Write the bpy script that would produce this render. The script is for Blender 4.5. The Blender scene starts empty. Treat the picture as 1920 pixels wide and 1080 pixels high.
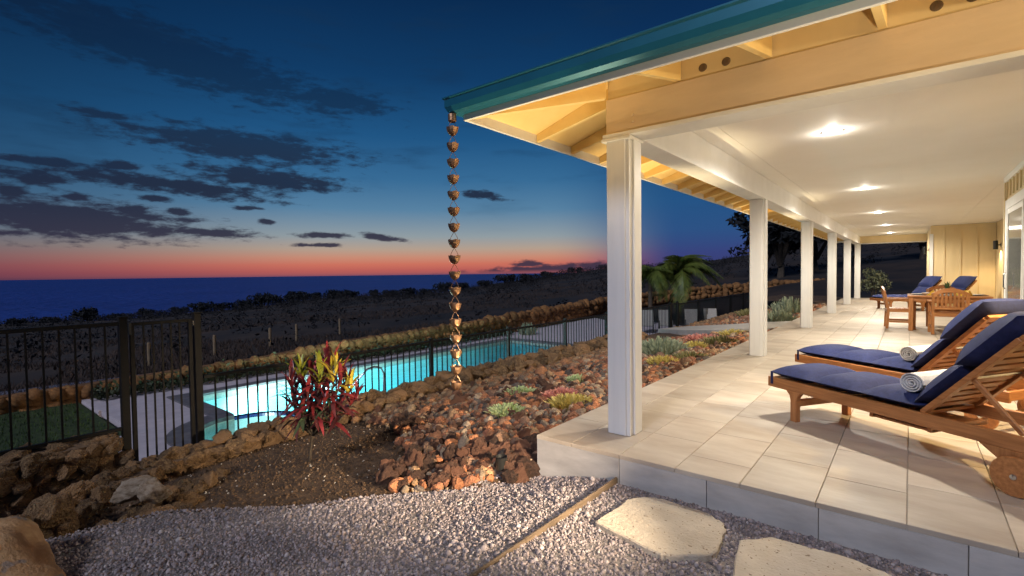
import bpy, bmesh, math, random
import numpy as np
from mathutils import Vector, Matrix, Euler, noise as mnoise
rnd = random.Random(7); nr = np.random.default_rng(7)
PI = math.pi; rad = math.radians
scn = bpy.context.scene; COL = scn.collection

# ------------------------------------------------------------------ camera
cam = bpy.data.cameras.new('Camera'); camo = bpy.data.objects.new('Camera', cam); COL.objects.link(camo)
yaw, pitch, roll = 0.678185, -0.030988, -0.012105
fw = Vector((-math.sin(yaw)*math.cos(pitch), math.cos(yaw)*math.cos(pitch), math.sin(pitch)))
rt = Vector((math.cos(yaw), math.sin(yaw), 0)); up = rt.cross(fw)
r2 = rt*math.cos(roll)+up*math.sin(roll); u2 = -rt*math.sin(roll)+up*math.cos(roll)
M = Matrix((r2, u2, -fw)).transposed().to_4x4(); M.translation = (0, 0, 1.3378)
camo.matrix_world = M
cam.sensor_width = 36; cam.lens = 926.824/1920*36; cam.clip_start = .05; cam.clip_end = 40000
scn.camera = camo

# ------------------------------------------------------------------ dusk sky
def lin(c): return tuple((x/255/12.92 if x/255 <= .04045 else ((x/255+.055)/1.055)**2.4) for x in c)
W = bpy.data.worlds.new('World'); scn.world = W; W.use_nodes = True
wn, wl = W.node_tree.nodes, W.node_tree.links; wn.clear()
def N(t, **k):
    n = wn.new(t)
    for a, b in k.items(): setattr(n, a, b)
    return n
def math_(op, a, b=None, c=None, clamp=False):
    n = N('ShaderNodeMath', operation=op, use_clamp=clamp)
    for i, v in enumerate((a, b, c)):
        if v is None: continue
        if isinstance(v, (int, float)): n.inputs[i].default_value = v
        else: wl.new(v, n.inputs[i])
    return n.outputs[0]
def ramp_(fac, stops, span):
    n = N('ShaderNodeValToRGB'); cr = n.color_ramp; cr.interpolation = 'B_SPLINE' if span == 'x' else 'LINEAR'
    while len(cr.elements) < len(stops): cr.elements.new(.5)
    for e, (p, c) in zip(cr.elements, stops): e.position = p; e.color = (*lin(c), 1)
    wl.new(fac, n.inputs[0]); return n.outputs[0]
def smooth_(v, a, b, x, y):
    n = N('ShaderNodeMapRange', interpolation_type='SMOOTHSTEP')
    for i, q in enumerate((a, b, x, y)): n.inputs[i+1].default_value = q
    wl.new(v, n.inputs[0]); return n.outputs[0]
def mixc(f, a, b):
    n = N('ShaderNodeMix', data_type='RGBA')
    wl.new(f, n.inputs[0]) if not isinstance(f, float) else setattr(n.inputs[0], 'default_value', f)
    for s, v in ((6, a), (7, b)):
        if isinstance(v, tuple): n.inputs[s].default_value = (*v, 1)
        else: wl.new(v, n.inputs[s])
    return n.outputs[2]
tc = N('ShaderNodeTexCoord'); sp = N('ShaderNodeSeparateXYZ'); wl.new(tc.outputs['Generated'], sp.inputs[0])
el = math_('MULTIPLY', math_('ARCSINE', sp.outputs[2]), 180/PI)
az = math_('MULTIPLY', math_('ARCTAN2', sp.outputs[0], sp.outputs[1]), 180/PI)
elf = math_('DIVIDE', math_('MAXIMUM', el, 0.0), 60.0, clamp=True)
elf = math_('POWER', elf, .5)                     # ramp position = sqrt(elevation / 60 deg)
def E(stops): return [(math.sqrt(max(d, 0)/60), c) for d, c in stops]
glow = ramp_(elf, E([(0, (140, 80, 92)), (.45, (180, 92, 86)), (1.1, (198, 110, 92)), (1.9, (194, 136, 114)), (2.8, (174, 154, 138)), (4.2, (140, 152, 158)), (7.2, (84, 126, 158)), (10.5, (52, 104, 146)), (15, (28, 82, 128)), (21, (13, 57, 99)), (29, (6, 39, 76)), (45, (4, 27, 56)), (60, (3, 20, 46))]), '')
away = ramp_(elf, E([(0, (56, 54, 96)), (2, (52, 64, 120)), (4.5, (40, 78, 128)), (8, (32, 80, 128)), (14, (22, 68, 112)), (21, (12, 50, 92)), (29, (6, 37, 74)), (45, (5, 26, 60)), (60, (4, 20, 50))]), '')
gr = smooth_(az, -35, -20, 1, 0); gl = smooth_(az, -110, -56, .3, 1)
sky = mixc(math_('MULTIPLY', gr, gl), away, glow)
dim = N('ShaderNodeVectorMath', operation='SCALE'); wl.new(sky, dim.inputs[0]); wl.new(smooth_(az, -98, -58, .55, 1), dim.inputs['Scale']); sky = dim.outputs[0]
# twilight scattering of the set sun
st = N('ShaderNodeTexSky', sky_type='NISHITA'); st.sun_disc = False; st.sun_elevation = rad(-2); st.sun_rotation = rad(-52)
# cloud streaks: azimuth, elevation, half length, half height, tilt (degrees, degrees, .., radians)
ST = [(-72.5,20.2,17.5,2.5,-.15),(-78.5,14.2,2.4,.4,.0),(-66.8,12.9,11.6,1.75,-.035),(-65,9.9,8.6,1.15,-.04),(-72.8,8.6,10,.95,-.065),(-82.9,8.4,2.8,.7,-.05),(-81.9,9.7,3,.4,-.02),(-77,10,2,.45,-.02),(-80.5,5.1,10.5,2.0,-.04),(-69.9,4.3,4.4,.5,-.03),(-59.4,4.3,2.9,.4,0),(-53.6,4.1,2.5,.4,-.15),(-42.1,8.9,2.9,.5,-.1),(-60.3,3.2,2.8,.25,0),(-80,7,1.2,.5,-.05),(-74.5,7.3,1.5,.4,0),(-76.3,6.1,1.8,.6,-.06),(-72.7,6.2,1.3,.45,-.08),(-65.2,5.6,.9,.35,-.12),(-67,6.9,1.6,.25,-.03),(-57.5,18.2,6.5,1.2,-.06),(-84,7.2,1.2,.7,-.1),(-35,.2,12,.75,.05),(-37.3,1.0,2.3,.4,0),(-110,9,14,1.8,-.03),(-130,15,18,2.6,.05),(-98,13,7,1,-.04),(120,12,20,2.5,.03),(60,16,16,2,-.04)]
azel = N('ShaderNodeCombineXYZ'); wl.new(az, azel.inputs[0]); wl.new(el, azel.inputs[1])
cur = None
for a, e, wa, we, tl in ST:
    mp = N('ShaderNodeMapping', vector_type='TEXTURE'); wl.new(azel.outputs[0], mp.inputs[0])
    mp.inputs[1].default_value = (a, e, 0); mp.inputs[2].default_value = (0, 0, tl); mp.inputs[3].default_value = (wa, we, 1)
    ln = N('ShaderNodeVectorMath', operation='LENGTH'); wl.new(mp.outputs[0], ln.inputs[0])
    v = math_('SUBTRACT', 1.0, ln.outputs['Value']); cur = v if cur is None else math_('MAXIMUM', cur, v)
def skynoise(sx, sy, det, rough):
    mp = N('ShaderNodeMapping'); wl.new(azel.outputs[0], mp.inputs[0]); mp.inputs[2].default_value = (0, 0, .06); mp.inputs[3].default_value = (sx, sy, 1)
    nz = N('ShaderNodeTexNoise'); nz.inputs['Scale'].default_value = 1; nz.inputs['Detail'].default_value = det; nz.inputs['Roughness'].default_value = rough
    wl.new(mp.outputs[0], nz.inputs['Vector']); return nz.outputs[0]
n1 = skynoise(.5, 1.55, 9, .62); n2 = skynoise(.1, .5, 4, .55)
cm = math_('ADD', math_('MAXIMUM', cur, -.9), math_('MULTIPLY', math_('SUBTRACT', n1, .47), 2.5))
cm = math_('ADD', cm, math_('MULTIPLY', math_('SUBTRACT', n2, .5), .5))
cmask = smooth_(cm, -.1, .58, 0, .95)
hi = smooth_(el, 8, 22, .0, .5)
cmask = math_('MULTIPLY', cmask, math_('SUBTRACT', 1.0, hi))
cmask = math_('MULTIPLY', cmask, smooth_(el, -.2, .4, 0, 1))
ccol = mixc(smooth_(el, 0, 9, 0, 1), lin((52, 48, 68)), lin((27, 36, 58)))
ccol = mixc(smooth_(el, 9, 20, 0, 1), ccol, lin((11, 22, 42)))
sky = mixc(cmask, sky, ccol)
veil = math_('MULTIPLY', smooth_(n2, .5, .75, 0, .35), smooth_(el, 3, 12, 0, 1))
sky = mixc(veil, sky, lin((18, 46, 76)))
dn = smooth_(el, -.6, -.1, 1, 0)
sky = mixc(dn, sky, lin((14, 18, 34)))
add = N('ShaderNodeMix', data_type='RGBA', blend_type='ADD'); add.inputs[0].default_value = .006
wl.new(sky, add.inputs[6]); wl.new(st.outputs[0], add.inputs[7])
bg = N('ShaderNodeBackground'); bg.inputs[1].default_value = .8; wl.new(add.outputs[2], bg.inputs[0])
wo = N('ShaderNodeOutputWorld'); wl.new(bg.outputs[0], wo.inputs[0])

# ------------------------------------------------------------------ added cool fill from behind the camera (the one sun lamp)
sl = bpy.data.lights.new('fill_sun', 'SUN'); sl.energy = 1.2; sl.angle = rad(12); sl.color = (.80, .84, 1)
so = bpy.data.objects.new('fill_sun', sl); COL.objects.link(so)
ma, me = rad(176), rad(38)
sd = Vector((math.sin(ma)*math.cos(me), math.cos(ma)*math.cos(me), math.sin(me)))
so.rotation_euler = (-sd).to_track_quat('-Z', 'Y').to_euler()
vs = scn.view_settings; vs.view_transform = 'Standard'; vs.look = 'None'; vs.exposure = .4; vs.gamma = 1
scn.cycles.max_bounces = 8; scn.cycles.diffuse_bounces = 4; scn.cycles.transparent_max_bounces = 12
scn.cycles.sample_clamp_indirect = 4; scn.cycles.caustics_reflective = False; scn.cycles.caustics_refractive = False
scn.cycles.use_denoising = True

# ------------------------------------------------------------------ materials
MATS = {}
def mat(name, c1, c2=None, rough=.6, scale=6, detail=5, bump=0, bscale=None, var=0, metal=0, spec=.5, stretch=None, attr=None, voro=0, coord='Object', lo=.35, hi=.65, coat=0, trans=0, spots=None, hue=0, bdist=.02):
    m = bpy.data.materials.new(name); m.use_nodes = True; MATS[name] = m
    nt = m.node_tree; n, l = nt.nodes, nt.links; b = n['Principled BSDF']
    b.inputs['Roughness'].default_value = rough; b.inputs['Metallic'].default_value = metal; b.inputs['Specular IOR Level'].default_value = spec
    if coat: b.inputs['Coat Weight'].default_value = coat
    t = n.new('ShaderNodeTexCoord'); vec = t.outputs[coord]
    if stretch:
        mp = n.new('ShaderNodeMapping'); mp.inputs[3].default_value = stretch; l.new(vec, mp.inputs[0]); vec = mp.outputs[0]
    if var or hue:
        oi = n.new('ShaderNodeObjectInfo'); ad = n.new('ShaderNodeVectorMath'); ad.operation = 'ADD'
        sc = n.new('ShaderNodeMath'); sc.operation = 'MULTIPLY'; sc.inputs[1].default_value = 37; l.new(oi.outputs['Random'], sc.inputs[0])
        l.new(vec, ad.inputs[0]); l.new(sc.outputs[0], ad.inputs[1]); vec = ad.outputs[0]
    nz = n.new('ShaderNodeTexNoise'); nz.inputs['Scale'].default_value = scale; nz.inputs['Detail'].default_value = detail; nz.inputs['Roughness'].default_value = .6; l.new(vec, nz.inputs['Vector'])
    cr = n.new('ShaderNodeValToRGB'); cr.color_ramp.elements[0].position = lo; cr.color_ramp.elements[1].position = hi
    cr.color_ramp.elements[0].color = (*c1, 1); cr.color_ramp.elements[1].color = (*(c2 or c1), 1); l.new(nz.outputs[0], cr.inputs[0])
    col = cr.outputs[0]
    if attr:
        a = n.new('ShaderNodeAttribute'); a.attribute_name = attr
        mx = n.new('ShaderNodeMix'); mx.data_type = 'RGBA'; mx.blend_type = 'MULTIPLY'; mx.inputs[0].default_value = 1
        l.new(a.outputs[0], mx.inputs[6]); l.new(col, mx.inputs[7]); col = mx.outputs[2]
    if hue:   # object-to-object colour: c1..c2 mixed by object random
        mx = n.new('ShaderNodeMix'); mx.data_type = 'RGBA'; l.new(oi.outputs['Random'], mx.inputs[0]); l.new(col, mx.inputs[6]); mx.inputs[7].default_value = (*hue, 1); col = mx.outputs[2]
    if var:
        hs = n.new('ShaderNodeHueSaturation'); mr = n.new('ShaderNodeMapRange'); mr.inputs[3].default_value = 1-var; mr.inputs[4].default_value = 1+var
        l.new(oi.outputs['Random'], mr.inputs[0]); l.new(mr.outputs[0], hs.inputs['Value']); l.new(col, hs.inputs['Color']); col = hs.outputs[0]
    if spots:
        sc_, th, scol = spots
        vz = n.new('ShaderNodeTexNoise'); vz.inputs['Scale'].default_value = sc_; vz.inputs['Detail'].default_value = 2; l.new(vec, vz.inputs['Vector'])
        g = n.new('ShaderNodeMapRange'); g.inputs[1].default_value = th; g.inputs[2].default_value = th+.05; l.new(vz.outputs[0], g.inputs[0])
        mx = n.new('ShaderNodeMix'); mx.data_type = 'RGBA'; l.new(g.outputs[0], mx.inputs[0]); l.new(col, mx.inputs[6]); mx.inputs[7].default_value = (*scol, 1); col = mx.outputs[2]
    l.new(col, b.inputs['Base Color'])
    if bump:
        bp = n.new('ShaderNodeBump'); bp.inputs['Strength'].default_value = min(1, bump); bp.inputs['Distance'].default_value = bdist
        if voro:
            vo = n.new('ShaderNodeTexVoronoi'); vo.inputs['Scale'].default_value = voro; l.new(vec, vo.inputs['Vector'])
            n3 = n.new('ShaderNodeTexNoise'); n3.inputs['Scale'].default_value = (bscale or scale*4); n3.inputs['Detail'].default_value = 6; l.new(vec, n3.inputs['Vector'])
            ad2 = n.new('ShaderNodeMath'); ad2.operation = 'ADD'; l.new(vo.outputs[0], ad2.inputs[0]); l.new(n3.outputs[0], ad2.inputs[1]); l.new(ad2.outputs[0], bp.inputs['Height'])
        else:
            n3 = n.new('ShaderNodeTexNoise'); n3.inputs['Scale'].default_value = (bscale or scale*4); n3.inputs['Detail'].default_value = 6; l.new(vec, n3.inputs['Vector']); l.new(n3.outputs[0], bp.inputs['Height'])
        l.new(bp.outputs[0], b.inputs['Normal'])
    return m
def emis(name, c, s):
    m = bpy.data.materials.new(name); m.use_nodes = True; b = m.node_tree.nodes['Principled BSDF']
    b.inputs['Base Color'].default_value = (.8, .8, .8, 1); b.inputs['Emission Color'].default_value = (*c, 1); b.inputs['Emission Strength'].default_value = s; MATS[name] = m; return m
mat('white_paint', (.74, .73, .70), (.80, .79, .77), .5, 3, bump=.03, bscale=40)
mat('column_paint', (.72, .71, .69), (.80, .79, .77), .45, 8, bump=.05, bscale=30, stretch=(1, 1, .08))
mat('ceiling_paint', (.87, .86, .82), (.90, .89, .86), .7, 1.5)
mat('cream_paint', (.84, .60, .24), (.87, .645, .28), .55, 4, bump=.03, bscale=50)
mat('yellow_wall', (.66, .52, .29), (.72, .57, .33), .6, 3, bump=.04, bscale=30, stretch=(1, 1, .2))
mat('tan_beam', (.60, .46, .31), (.68, .53, .37), .6, 5, bump=.06, bscale=40, stretch=(.25, .25, 1))
mat('teal_metal', (.016, .13, .20), (.02, .16, .24), .32, 2, metal=.3)
mat('roof_metal', (.03, .12, .13), (.04, .15, .16), .4, 2)
mat('tile', (.37, .295, .225), (.52, .455, .37), .55, 1.7, 8, bump=.06, bscale=18, var=.12, stretch=(1, 2.6, 1), lo=.3, hi=.7)
mat('riser_tile', (.33, .305, .285), (.52, .49, .46), .5, 2.2, 8, bump=.08, bscale=18, var=.06, stretch=(1, 1, 3), lo=.3, hi=.7)
mat('grout', (.42, .36, .29), (.48, .42, .34), .85, 20)
mat('concrete', (.42, .38, .32), (.50, .46, .40), .8, 5, bump=.12, bscale=30)
mat('step_stone', (.43, .355, .265), (.58, .50, .395), .85, 3, 8, bump=.5, bscale=55, spots=(48, .66, (.18, .12, .07)))
mat('gravel_bed', (.14, .12, .115), (.27, .235, .22), .9, 60, bump=.6, bscale=70)
mat('gravel', (.75, .75, .75), (1.0, 1.0, 1.0), .85, 30, attr='tint', bump=.1)
mat('soil', (.065, .036, .018), (.14, .08, .04), .95, 9, 9, bump=.9, bscale=38)
mat('clod', (.8, .8, .8), (1.1, 1.1, 1.1), .95, 40, attr='tint', bump=.3)
mat('lava', (.8, .8, .8), (1.15, 1.1, 1.05), .9, 25, attr='tint', bump=.8, bscale=60, voro=40)
mat('lava_stone', (.075, .045, .034), (.29, .145, .088), .9, 3.2, 6, bump=.9, bscale=30, voro=26, var=.45, hue=(.27, .12, .068), bdist=.08)
mat('wall_stone', (.13, .065, .03), (.56, .35, .16), .9, 2.6, 9, bump=1, bscale=7, var=.38, hue=(.36, .20, .09), bdist=.10)
mat('back_stone', (.18, .078, .024), (.33, .155, .05), .9, 3, 6, bump=.9, bscale=14, var=.3)
mat('pale_rock', (.26, .18, .11), (.46, .36, .26), .9, 3, 8, bump=.8, bscale=16, lo=.4, hi=.6)
mat('boulder', (.40, .21, .085), (.64, .40, .20), .88, 3.2, 9, bump=.6, bscale=20, spots=(3.5, .60, (.34, .26, .20)))
mat('timber', (.10, .068, .042), (.19, .13, .08), .8, 6, bump=.4, bscale=30, stretch=(6, .6, 6))
mat('teak', (.30, .115, .034), (.47, .20, .068), .42, 7, 6, bump=.12, bscale=30, stretch=(.5, 6, 6), var=.14)
mat('teak_y', (.30, .115, .034), (.47, .20, .068), .42, 7, 6, bump=.12, bscale=30, stretch=(6, .5, 6), var=.14)
mat('teak_z', (.30, .115, .034), (.47, .20, .068), .42, 7, 6, bump=.12, bscale=30, stretch=(6, 6, .5), var=.14)
mat('navy', (.012, .019, .075), (.018, .027, .105), .82, 30, bump=.10, bscale=350, spec=.3)
mat('towel', (.72, .72, .74), (.82, .82, .82), .95, 60, bump=.7, bscale=160)
mat('fence_metal', (.006, .005, .004), (.010, .008, .006), .5, 8, spec=.3)
mat('gate_metal', (.009, .007, .005), (.014, .011, .008), .55, spec=.25, scale=8, metal=.0)
mat('copper', (.36, .20, .115), (.52, .31, .18), .48, 14, metal=1, bump=.1, bscale=60)
mat('steel', (.55, .56, .58), None, .16, 5, metal=1)
mat('black_metal', (.015, .014, .013), (.02, .02, .018), .45, 5)
mat('deck', (.50, .44, .47), (.60, .53, .56), .8, 4, 7, bump=.1, bscale=20)
mat('coping', (.11, .10, .11), (.17, .16, .17), .7, 6, bump=.15, bscale=30)
mat('plaster', (.66, .82, .80), (.72, .86, .83), .7, 2)
mat('pool_tile', (.30, .31, .28), (.42, .43, .38), .35, 18, bump=.1)
mat('blue_tile', (.01, .025, .12), (.016, .04, .18), .25, 20)
mat('terrain', (.008, .007, .008), (.055, .033, .021), .95, .22, 8, bump=.9, bscale=1.4, lo=.38, hi=.68)
mat('grass', (.02, .05, .008), (.06, .11, .02), .8, 12)
mat('lawn', (.018, .035, .008), (.04, .06, .015), .9, 6, bump=.6, bscale=40)
mat('cover_leaf', (.02, .032, .012), (.05, .06, .022), .7, 4)
mat('scrub', (.013, .013, .016), (.026, .022, .022), .9, 1)
mat('dry_grass', (.05, .032, .024), (.085, .052, .036), .9, 1)
mat('far_leaf', (.009, .011, .014), (.018, .020, .022), .9, .6)
mat('bark', (.05, .035, .025), (.10, .075, .05), .9, 8, bump=.6)
mat('palm_leaf', (.06, .085, .012), (.13, .155, .028), .5, 3, spec=.4)
mat('ti_red', (.13, .012, .018), (.32, .045, .045), .34, 5, spec=.5, var=.45)
mat('ti_dark', (.055, .018, .02), (.13, .03, .03), .34, 5, spec=.5, var=.3)
mat('ti_yellow', (.60, .47, .03), (.80, .58, .10), .4, 7, var=.2)
mat('ti_green', (.16, .22, .02), (.40, .36, .04), .4, 7, var=.25)
mat('ti_olive', (.025, .045, .022), (.06, .075, .035), .34, 5, var=.3)
mat('suc_green', (.32, .44, .13), (.70, .74, .42), .5, 30, var=.1)
mat('suc_pink', (.54, .18, .14), (.72, .33, .23), .5, 30, var=.1)
mat('suc_yellow', (.52, .40, .08), (.70, .56, .17), .5, 30, var=.1)
mat('suc_grey', (.18, .22, .13), (.36, .38, .24), .55, 20, var=.1)
mat('suc_olive', (.16, .15, .05), (.30, .26, .10), .6, 20, var=.1)
mat('wood_post', (.20, .14, .08), (.30, .21, .12), .8, 8)
mat('sling', (.30, .28, .26), (.36, .34, .31), .8, 20)
mat('plate', (.75, .74, .72), None, .2)
mat('placemat', (.05, .045, .05), (.09, .08, .08), .8, 40)
mat('yellow_cloth', (.62, .38, .03), (.72, .46, .05), .7, 20)
mat('pot', (.10, .12, .12), (.16, .18, .17), .4, 8)
mat('plant_leaf', (.03, .08, .03), (.07, .14, .05), .5, 8)
mat('interior', (.16, .15, .13), (.22, .20, .17), .7, 1)
mat('road', (.10, .10, .14), (.14, .14, .19), .8, 3)
emis('lamp_glow', (1, .93, .78), 26); emis('sconce_glow', (1, .82, .5), 14); emis('pool_glow', (.75, 1, .95), 10)
# sea
m = mat('sea', (.014, .046, .24), (.020, .060, .30), .5, .002, 4, spec=.22)
nt = m.node_tree; tcn = nt.nodes.new('ShaderNodeTexCoord'); nz = nt.nodes.new('ShaderNodeTexNoise'); mp = nt.nodes.new('ShaderNodeMapping'); mp.inputs[3].default_value = (.03, .03, .03)
nt.links.new(tcn.outputs['Object'], mp.inputs[0]); nt.links.new(mp.outputs[0], nz.inputs['Vector']); nz.inputs['Scale'].default_value = 1; nz.inputs['Detail'].default_value = 6
bp = nt.nodes.new('ShaderNodeBump'); bp.inputs['Strength'].default_value = 1; bp.inputs['Distance'].default_value = 14; nt.links.new(nz.outputs[0], bp.inputs['Height']); nt.links.new(bp.outputs[0], nt.nodes['Principled BSDF'].inputs['Normal'])
# pool water: clear body that absorbs red, rippled glossy top
def water_mat(name, top):
    m = bpy.data.materials.new(name); m.use_nodes = True; nt = m.node_tree; n, l = nt.nodes, nt.links; n.clear()
    o = n.new('ShaderNodeOutputMaterial'); tr = n.new('ShaderNodeBsdfTransparent')
    if top:
        gl = n.new('ShaderNodeBsdfGlossy'); gl.inputs['Roughness'].default_value = .04; fr = n.new('ShaderNodeFresnel'); fr.inputs[0].default_value = 1.33
        t = n.new('ShaderNodeTexCoord'); nz = n.new('ShaderNodeTexNoise'); nz.inputs['Scale'].default_value = 1.6; nz.inputs['Detail'].default_value = 3; l.new(t.outputs['Object'], nz.inputs['Vector'])
        bp = n.new('ShaderNodeBump'); bp.inputs['Strength'].default_value = .6; bp.inputs['Distance'].default_value = .06; l.new(nz.outputs[0], bp.inputs['Height']); l.new(bp.outputs[0], gl.inputs['Normal']); l.new(bp.outputs[0], fr.inputs['Normal'])
        mx = n.new('ShaderNodeMixShader'); l.new(fr.outputs[0], mx.inputs[0]); l.new(tr.outputs[0], mx.inputs[1]); l.new(gl.outputs[0], mx.inputs[2]); l.new(mx.outputs[0], o.inputs[0])
    else: l.new(tr.outputs[0], o.inputs[0])
    va = n.new('ShaderNodeVolumeAbsorption'); va.inputs[0].default_value = (.42, .86, .93, 1); va.inputs[1].default_value = .34; l.new(va.outputs[0], o.inputs[1])
    MATS[name] = m
water_mat('water_top', True); water_mat('water_side', False)
# glass pane of the sliding door
m = bpy.data.materials.new('door_glass'); m.use_nodes = True; b = m.node_tree.nodes['Principled BSDF']; b.inputs['Base Color'].default_value = (.20, .20, .18, 1); b.inputs['Roughness'].default_value = .08; b.inputs['Specular IOR Level'].default_value = .6; MATS['door_glass'] = m

# ------------------------------------------------------------------ helpers
def link(o, parent=None):
    COL.objects.link(o)
    if parent: o.parent = parent
    return o
def tag(o, label=None, cat=None, group=None, kind=None):
    for k, v in (('label', label), ('category', cat), ('group', group), ('kind', kind)):
        if v: o[k] = v
    return o
def empty(name, loc=(0, 0, 0), rz=0, label=None, cat=None, group=None):
    o = bpy.data.objects.new(name, None); o.empty_display_size = .1; o.location = loc; o.rotation_euler = (0, 0, rz); COL.objects.link(o)
    return tag(o, label, cat, group)
class MB:
    def __init__(s): s.v = []; s.f = []
    def add(s, v, f):
        n = len(s.v); s.v += [tuple(p) for p in v]; s.f += [tuple(i+n for i in q) for q in f]; return s
    def box(s, x0, x1, y0, y1, z0, z1, mtx=None):
        v = [Vector((x, y, z)) for z in (z0, z1) for y in (y0, y1) for x in (x0, x1)]
        if mtx: v = [mtx @ p for p in v]
        return s.add(v, [(0, 2, 3, 1), (4, 5, 7, 6), (0, 1, 5, 4), (2, 6, 7, 3), (0, 4, 6, 2), (1, 3, 7, 5)])
    def bar(s, p, q, w, h, upv=(0, 0, 1)):
        p, q = Vector(p), Vector(q); d = (q-p).normalized(); x = d.cross(Vector(upv)).normalized(); z = x.cross(d)
        v = [b+x*a*w/2+z*c*h/2 for b in (p, q) for a, c in ((-1, -1), (1, -1), (1, 1), (-1, 1))]
        return s.add(v, [(3, 2, 1, 0), (4, 5, 6, 7), (0, 1, 5, 4), (1, 2, 6, 5), (2, 3, 7, 6), (3, 0, 4, 7)])
    def tube(s, pts, r, n=8, caps=True):
        pts = [Vector(p) for p in pts]; rs = r if isinstance(r, (list, tuple)) else [r]*len(pts); base = len(s.v); u = None
        for i, p in enumerate(pts):
            d = (pts[min(i+1, len(pts)-1)]-pts[max(i-1, 0)]).normalized()
            if u is None: u = d.orthogonal().normalized()
            u = (u-d*u.dot(d)).normalized(); w = d.cross(u)
            for k in range(n): a = 2*PI*k/n; s.v.append(tuple(p+(u*math.cos(a)+w*math.sin(a))*rs[i]))
        for i in range(len(pts)-1):
            for k in range(n):
                a = base+i*n+k; b = base+i*n+(k+1) % n; s.f.append((a, b, b+n, a+n))
        if caps:
            s.f.append(tuple(base+k for k in reversed(range(n)))); e = base+(len(pts)-1)*n; s.f.append(tuple(e+k for k in range(n)))
        return s
    def lathe(s, prof, n=16, c=(0, 0, 0)):
        base = len(s.v)
        for r, z in prof:
            for k in range(n): a = 2*PI*k/n; s.v.append((c[0]+r*math.cos(a), c[1]+r*math.sin(a), c[2]+z))
        for i in range(len(prof)-1):
            for k in range(n):
                a = base+i*n+k; b = base+i*n+(k+1) % n; s.f.append((a, b, b+n, a+n))
        return s
    def prism(s, poly, z0, z1):
        n = len(poly); v = [(x, y, z0) for x, y in poly]+[(x, y, z1) for x, y in poly]
        return s.add(v, [tuple(reversed(range(n))), tuple(range(n, 2*n))]+[(i, (i+1) % n, n+(i+1) % n, n+i) for i in range(n)])
    def sweep(s, prof, p, q, out, upv=(0, 0, 1)):   # closed profile (o,z) extruded from p to q, o along out
        p, q, out, upv = Vector(p), Vector(q), Vector(out), Vector(upv); n = len(prof)
        v = [b+out*o+upv*z for b in (p, q) for o, z in prof]
        return s.add(v, [tuple(range(n)), tuple(reversed(range(n, 2*n)))]+[(i, n+i, n+(i+1) % n, (i+1) % n) for i in range(n)])
    def mesh(s, name, m, bevel=0, smooth=False):
        me = bpy.data.meshes.new(name); me.from_pydata(s.v, [], s.f); me.validate()
        if bevel or True:
            bm = bmesh.new(); bm.from_mesh(me); bmesh.ops.recalc_face_normals(bm, faces=bm.faces)
            if bevel: bmesh.ops.bevel(bm, geom=bm.edges[:], offset=bevel, segments=1, affect='EDGES', profile=.5)
            bm.to_mesh(me); bm.free()
        me.materials.append(MATS[m])
        if smooth: me.polygons.foreach_set('use_smooth', [True]*len(me.polygons))
        return me
    def build(s, name, m, parent=None, bevel=0, smooth=False, loc=None, rot=None):
        o = bpy.data.objects.new(name, s.mesh(name, m, bevel, smooth)); link(o, parent)
        if loc: o.location = loc
        if rot: o.rotation_euler = rot
        return o
def inst(name, me, parent=None, loc=(0, 0, 0), rot=(0, 0, 0), sc=(1, 1, 1)):
    o = bpy.data.objects.new(name, me); o.location = loc; o.rotation_euler = rot; o.scale = sc; return link(o, parent)
KIDS = {}
def kids(o): return [c for c in bpy.data.objects if c.parent == o]
def copy_tree(o, parent=None):
    c = o.copy(); link(c, parent)
    if parent is None: c.parent = None
    for ch in kids(o): copy_tree(ch, c)
    return c
def np_mesh(name, V, F, m, tint=None, smooth=False):
    me = bpy.data.meshes.new(name); V = np.asarray(V, np.float32); F = np.asarray(F, np.int32); k = F.shape[1]
    me.vertices.add(len(V)); me.vertices.foreach_set('co', V.ravel()); me.loops.add(F.size); me.loops.foreach_set('vertex_index', F.ravel())
    me.polygons.add(len(F)); me.polygons.foreach_set('loop_start', np.arange(0, F.size, k, dtype=np.int32)); me.polygons.foreach_set('loop_total', np.full(len(F), k, np.int32))
    if smooth: me.polygons.foreach_set('use_smooth', np.ones(len(F), bool))
    me.update(calc_edges=True); me.materials.append(MATS[m])
    if tint is not None:
        a = me.attributes.new('tint', 'FLOAT_COLOR', 'POINT'); a.data.foreach_set('color', np.concatenate([tint, np.ones((len(tint), 1))], 1).astype(np.float32).ravel())
    return me
def ico(sub):
    bm = bmesh.new(); bmesh.ops.create_icosphere(bm, subdivisions=sub, radius=1); V = np.array([v.co[:] for v in bm.verts]); F = np.array([[v.index for v in f.verts] for f in bm.faces]); bm.free()
    return V/np.linalg.norm(V, axis=1)[:, None], F
ICO = {k: ico(k) for k in (1, 2, 3, 4)}
def rock_shape(sub, planes=11, lo=.62, hi=1, noise=.05, rough=.10):
    V, F = ICO[sub]; n = nr.normal(size=(planes, 3)); n /= np.linalg.norm(n, axis=1)[:, None]; d = nr.uniform(lo, hi, planes)
    q = V@n.T; r = np.where(q > .05, d/np.maximum(q, .05), 9).min(1); r = np.minimum(r, 1.25)
    for f, a in ((2.2, noise*1.6), (5, noise), (11, noise*.5)):
        ph = nr.uniform(0, 6, 3); w = nr.normal(size=(3, 3)); r = r*(1+a*np.sin(f*(V@w[0])+ph[0])*np.cos(f*(V@w[1])+ph[1]))
    if sub >= 3:
        off = Vector(nr.uniform(-50, 50, 3)); r = r*(1+np.array([rough*(mnoise.fractal(Vector(v)*2.6+off, .9, 2.1, 5)) for v in V]))
    return V*r[:, None], F
def rock_mesh(name, m, sub=3, **k):
    V, F = rock_shape(sub, **k); return np_mesh(name, V, F, m, smooth=False)
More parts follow.
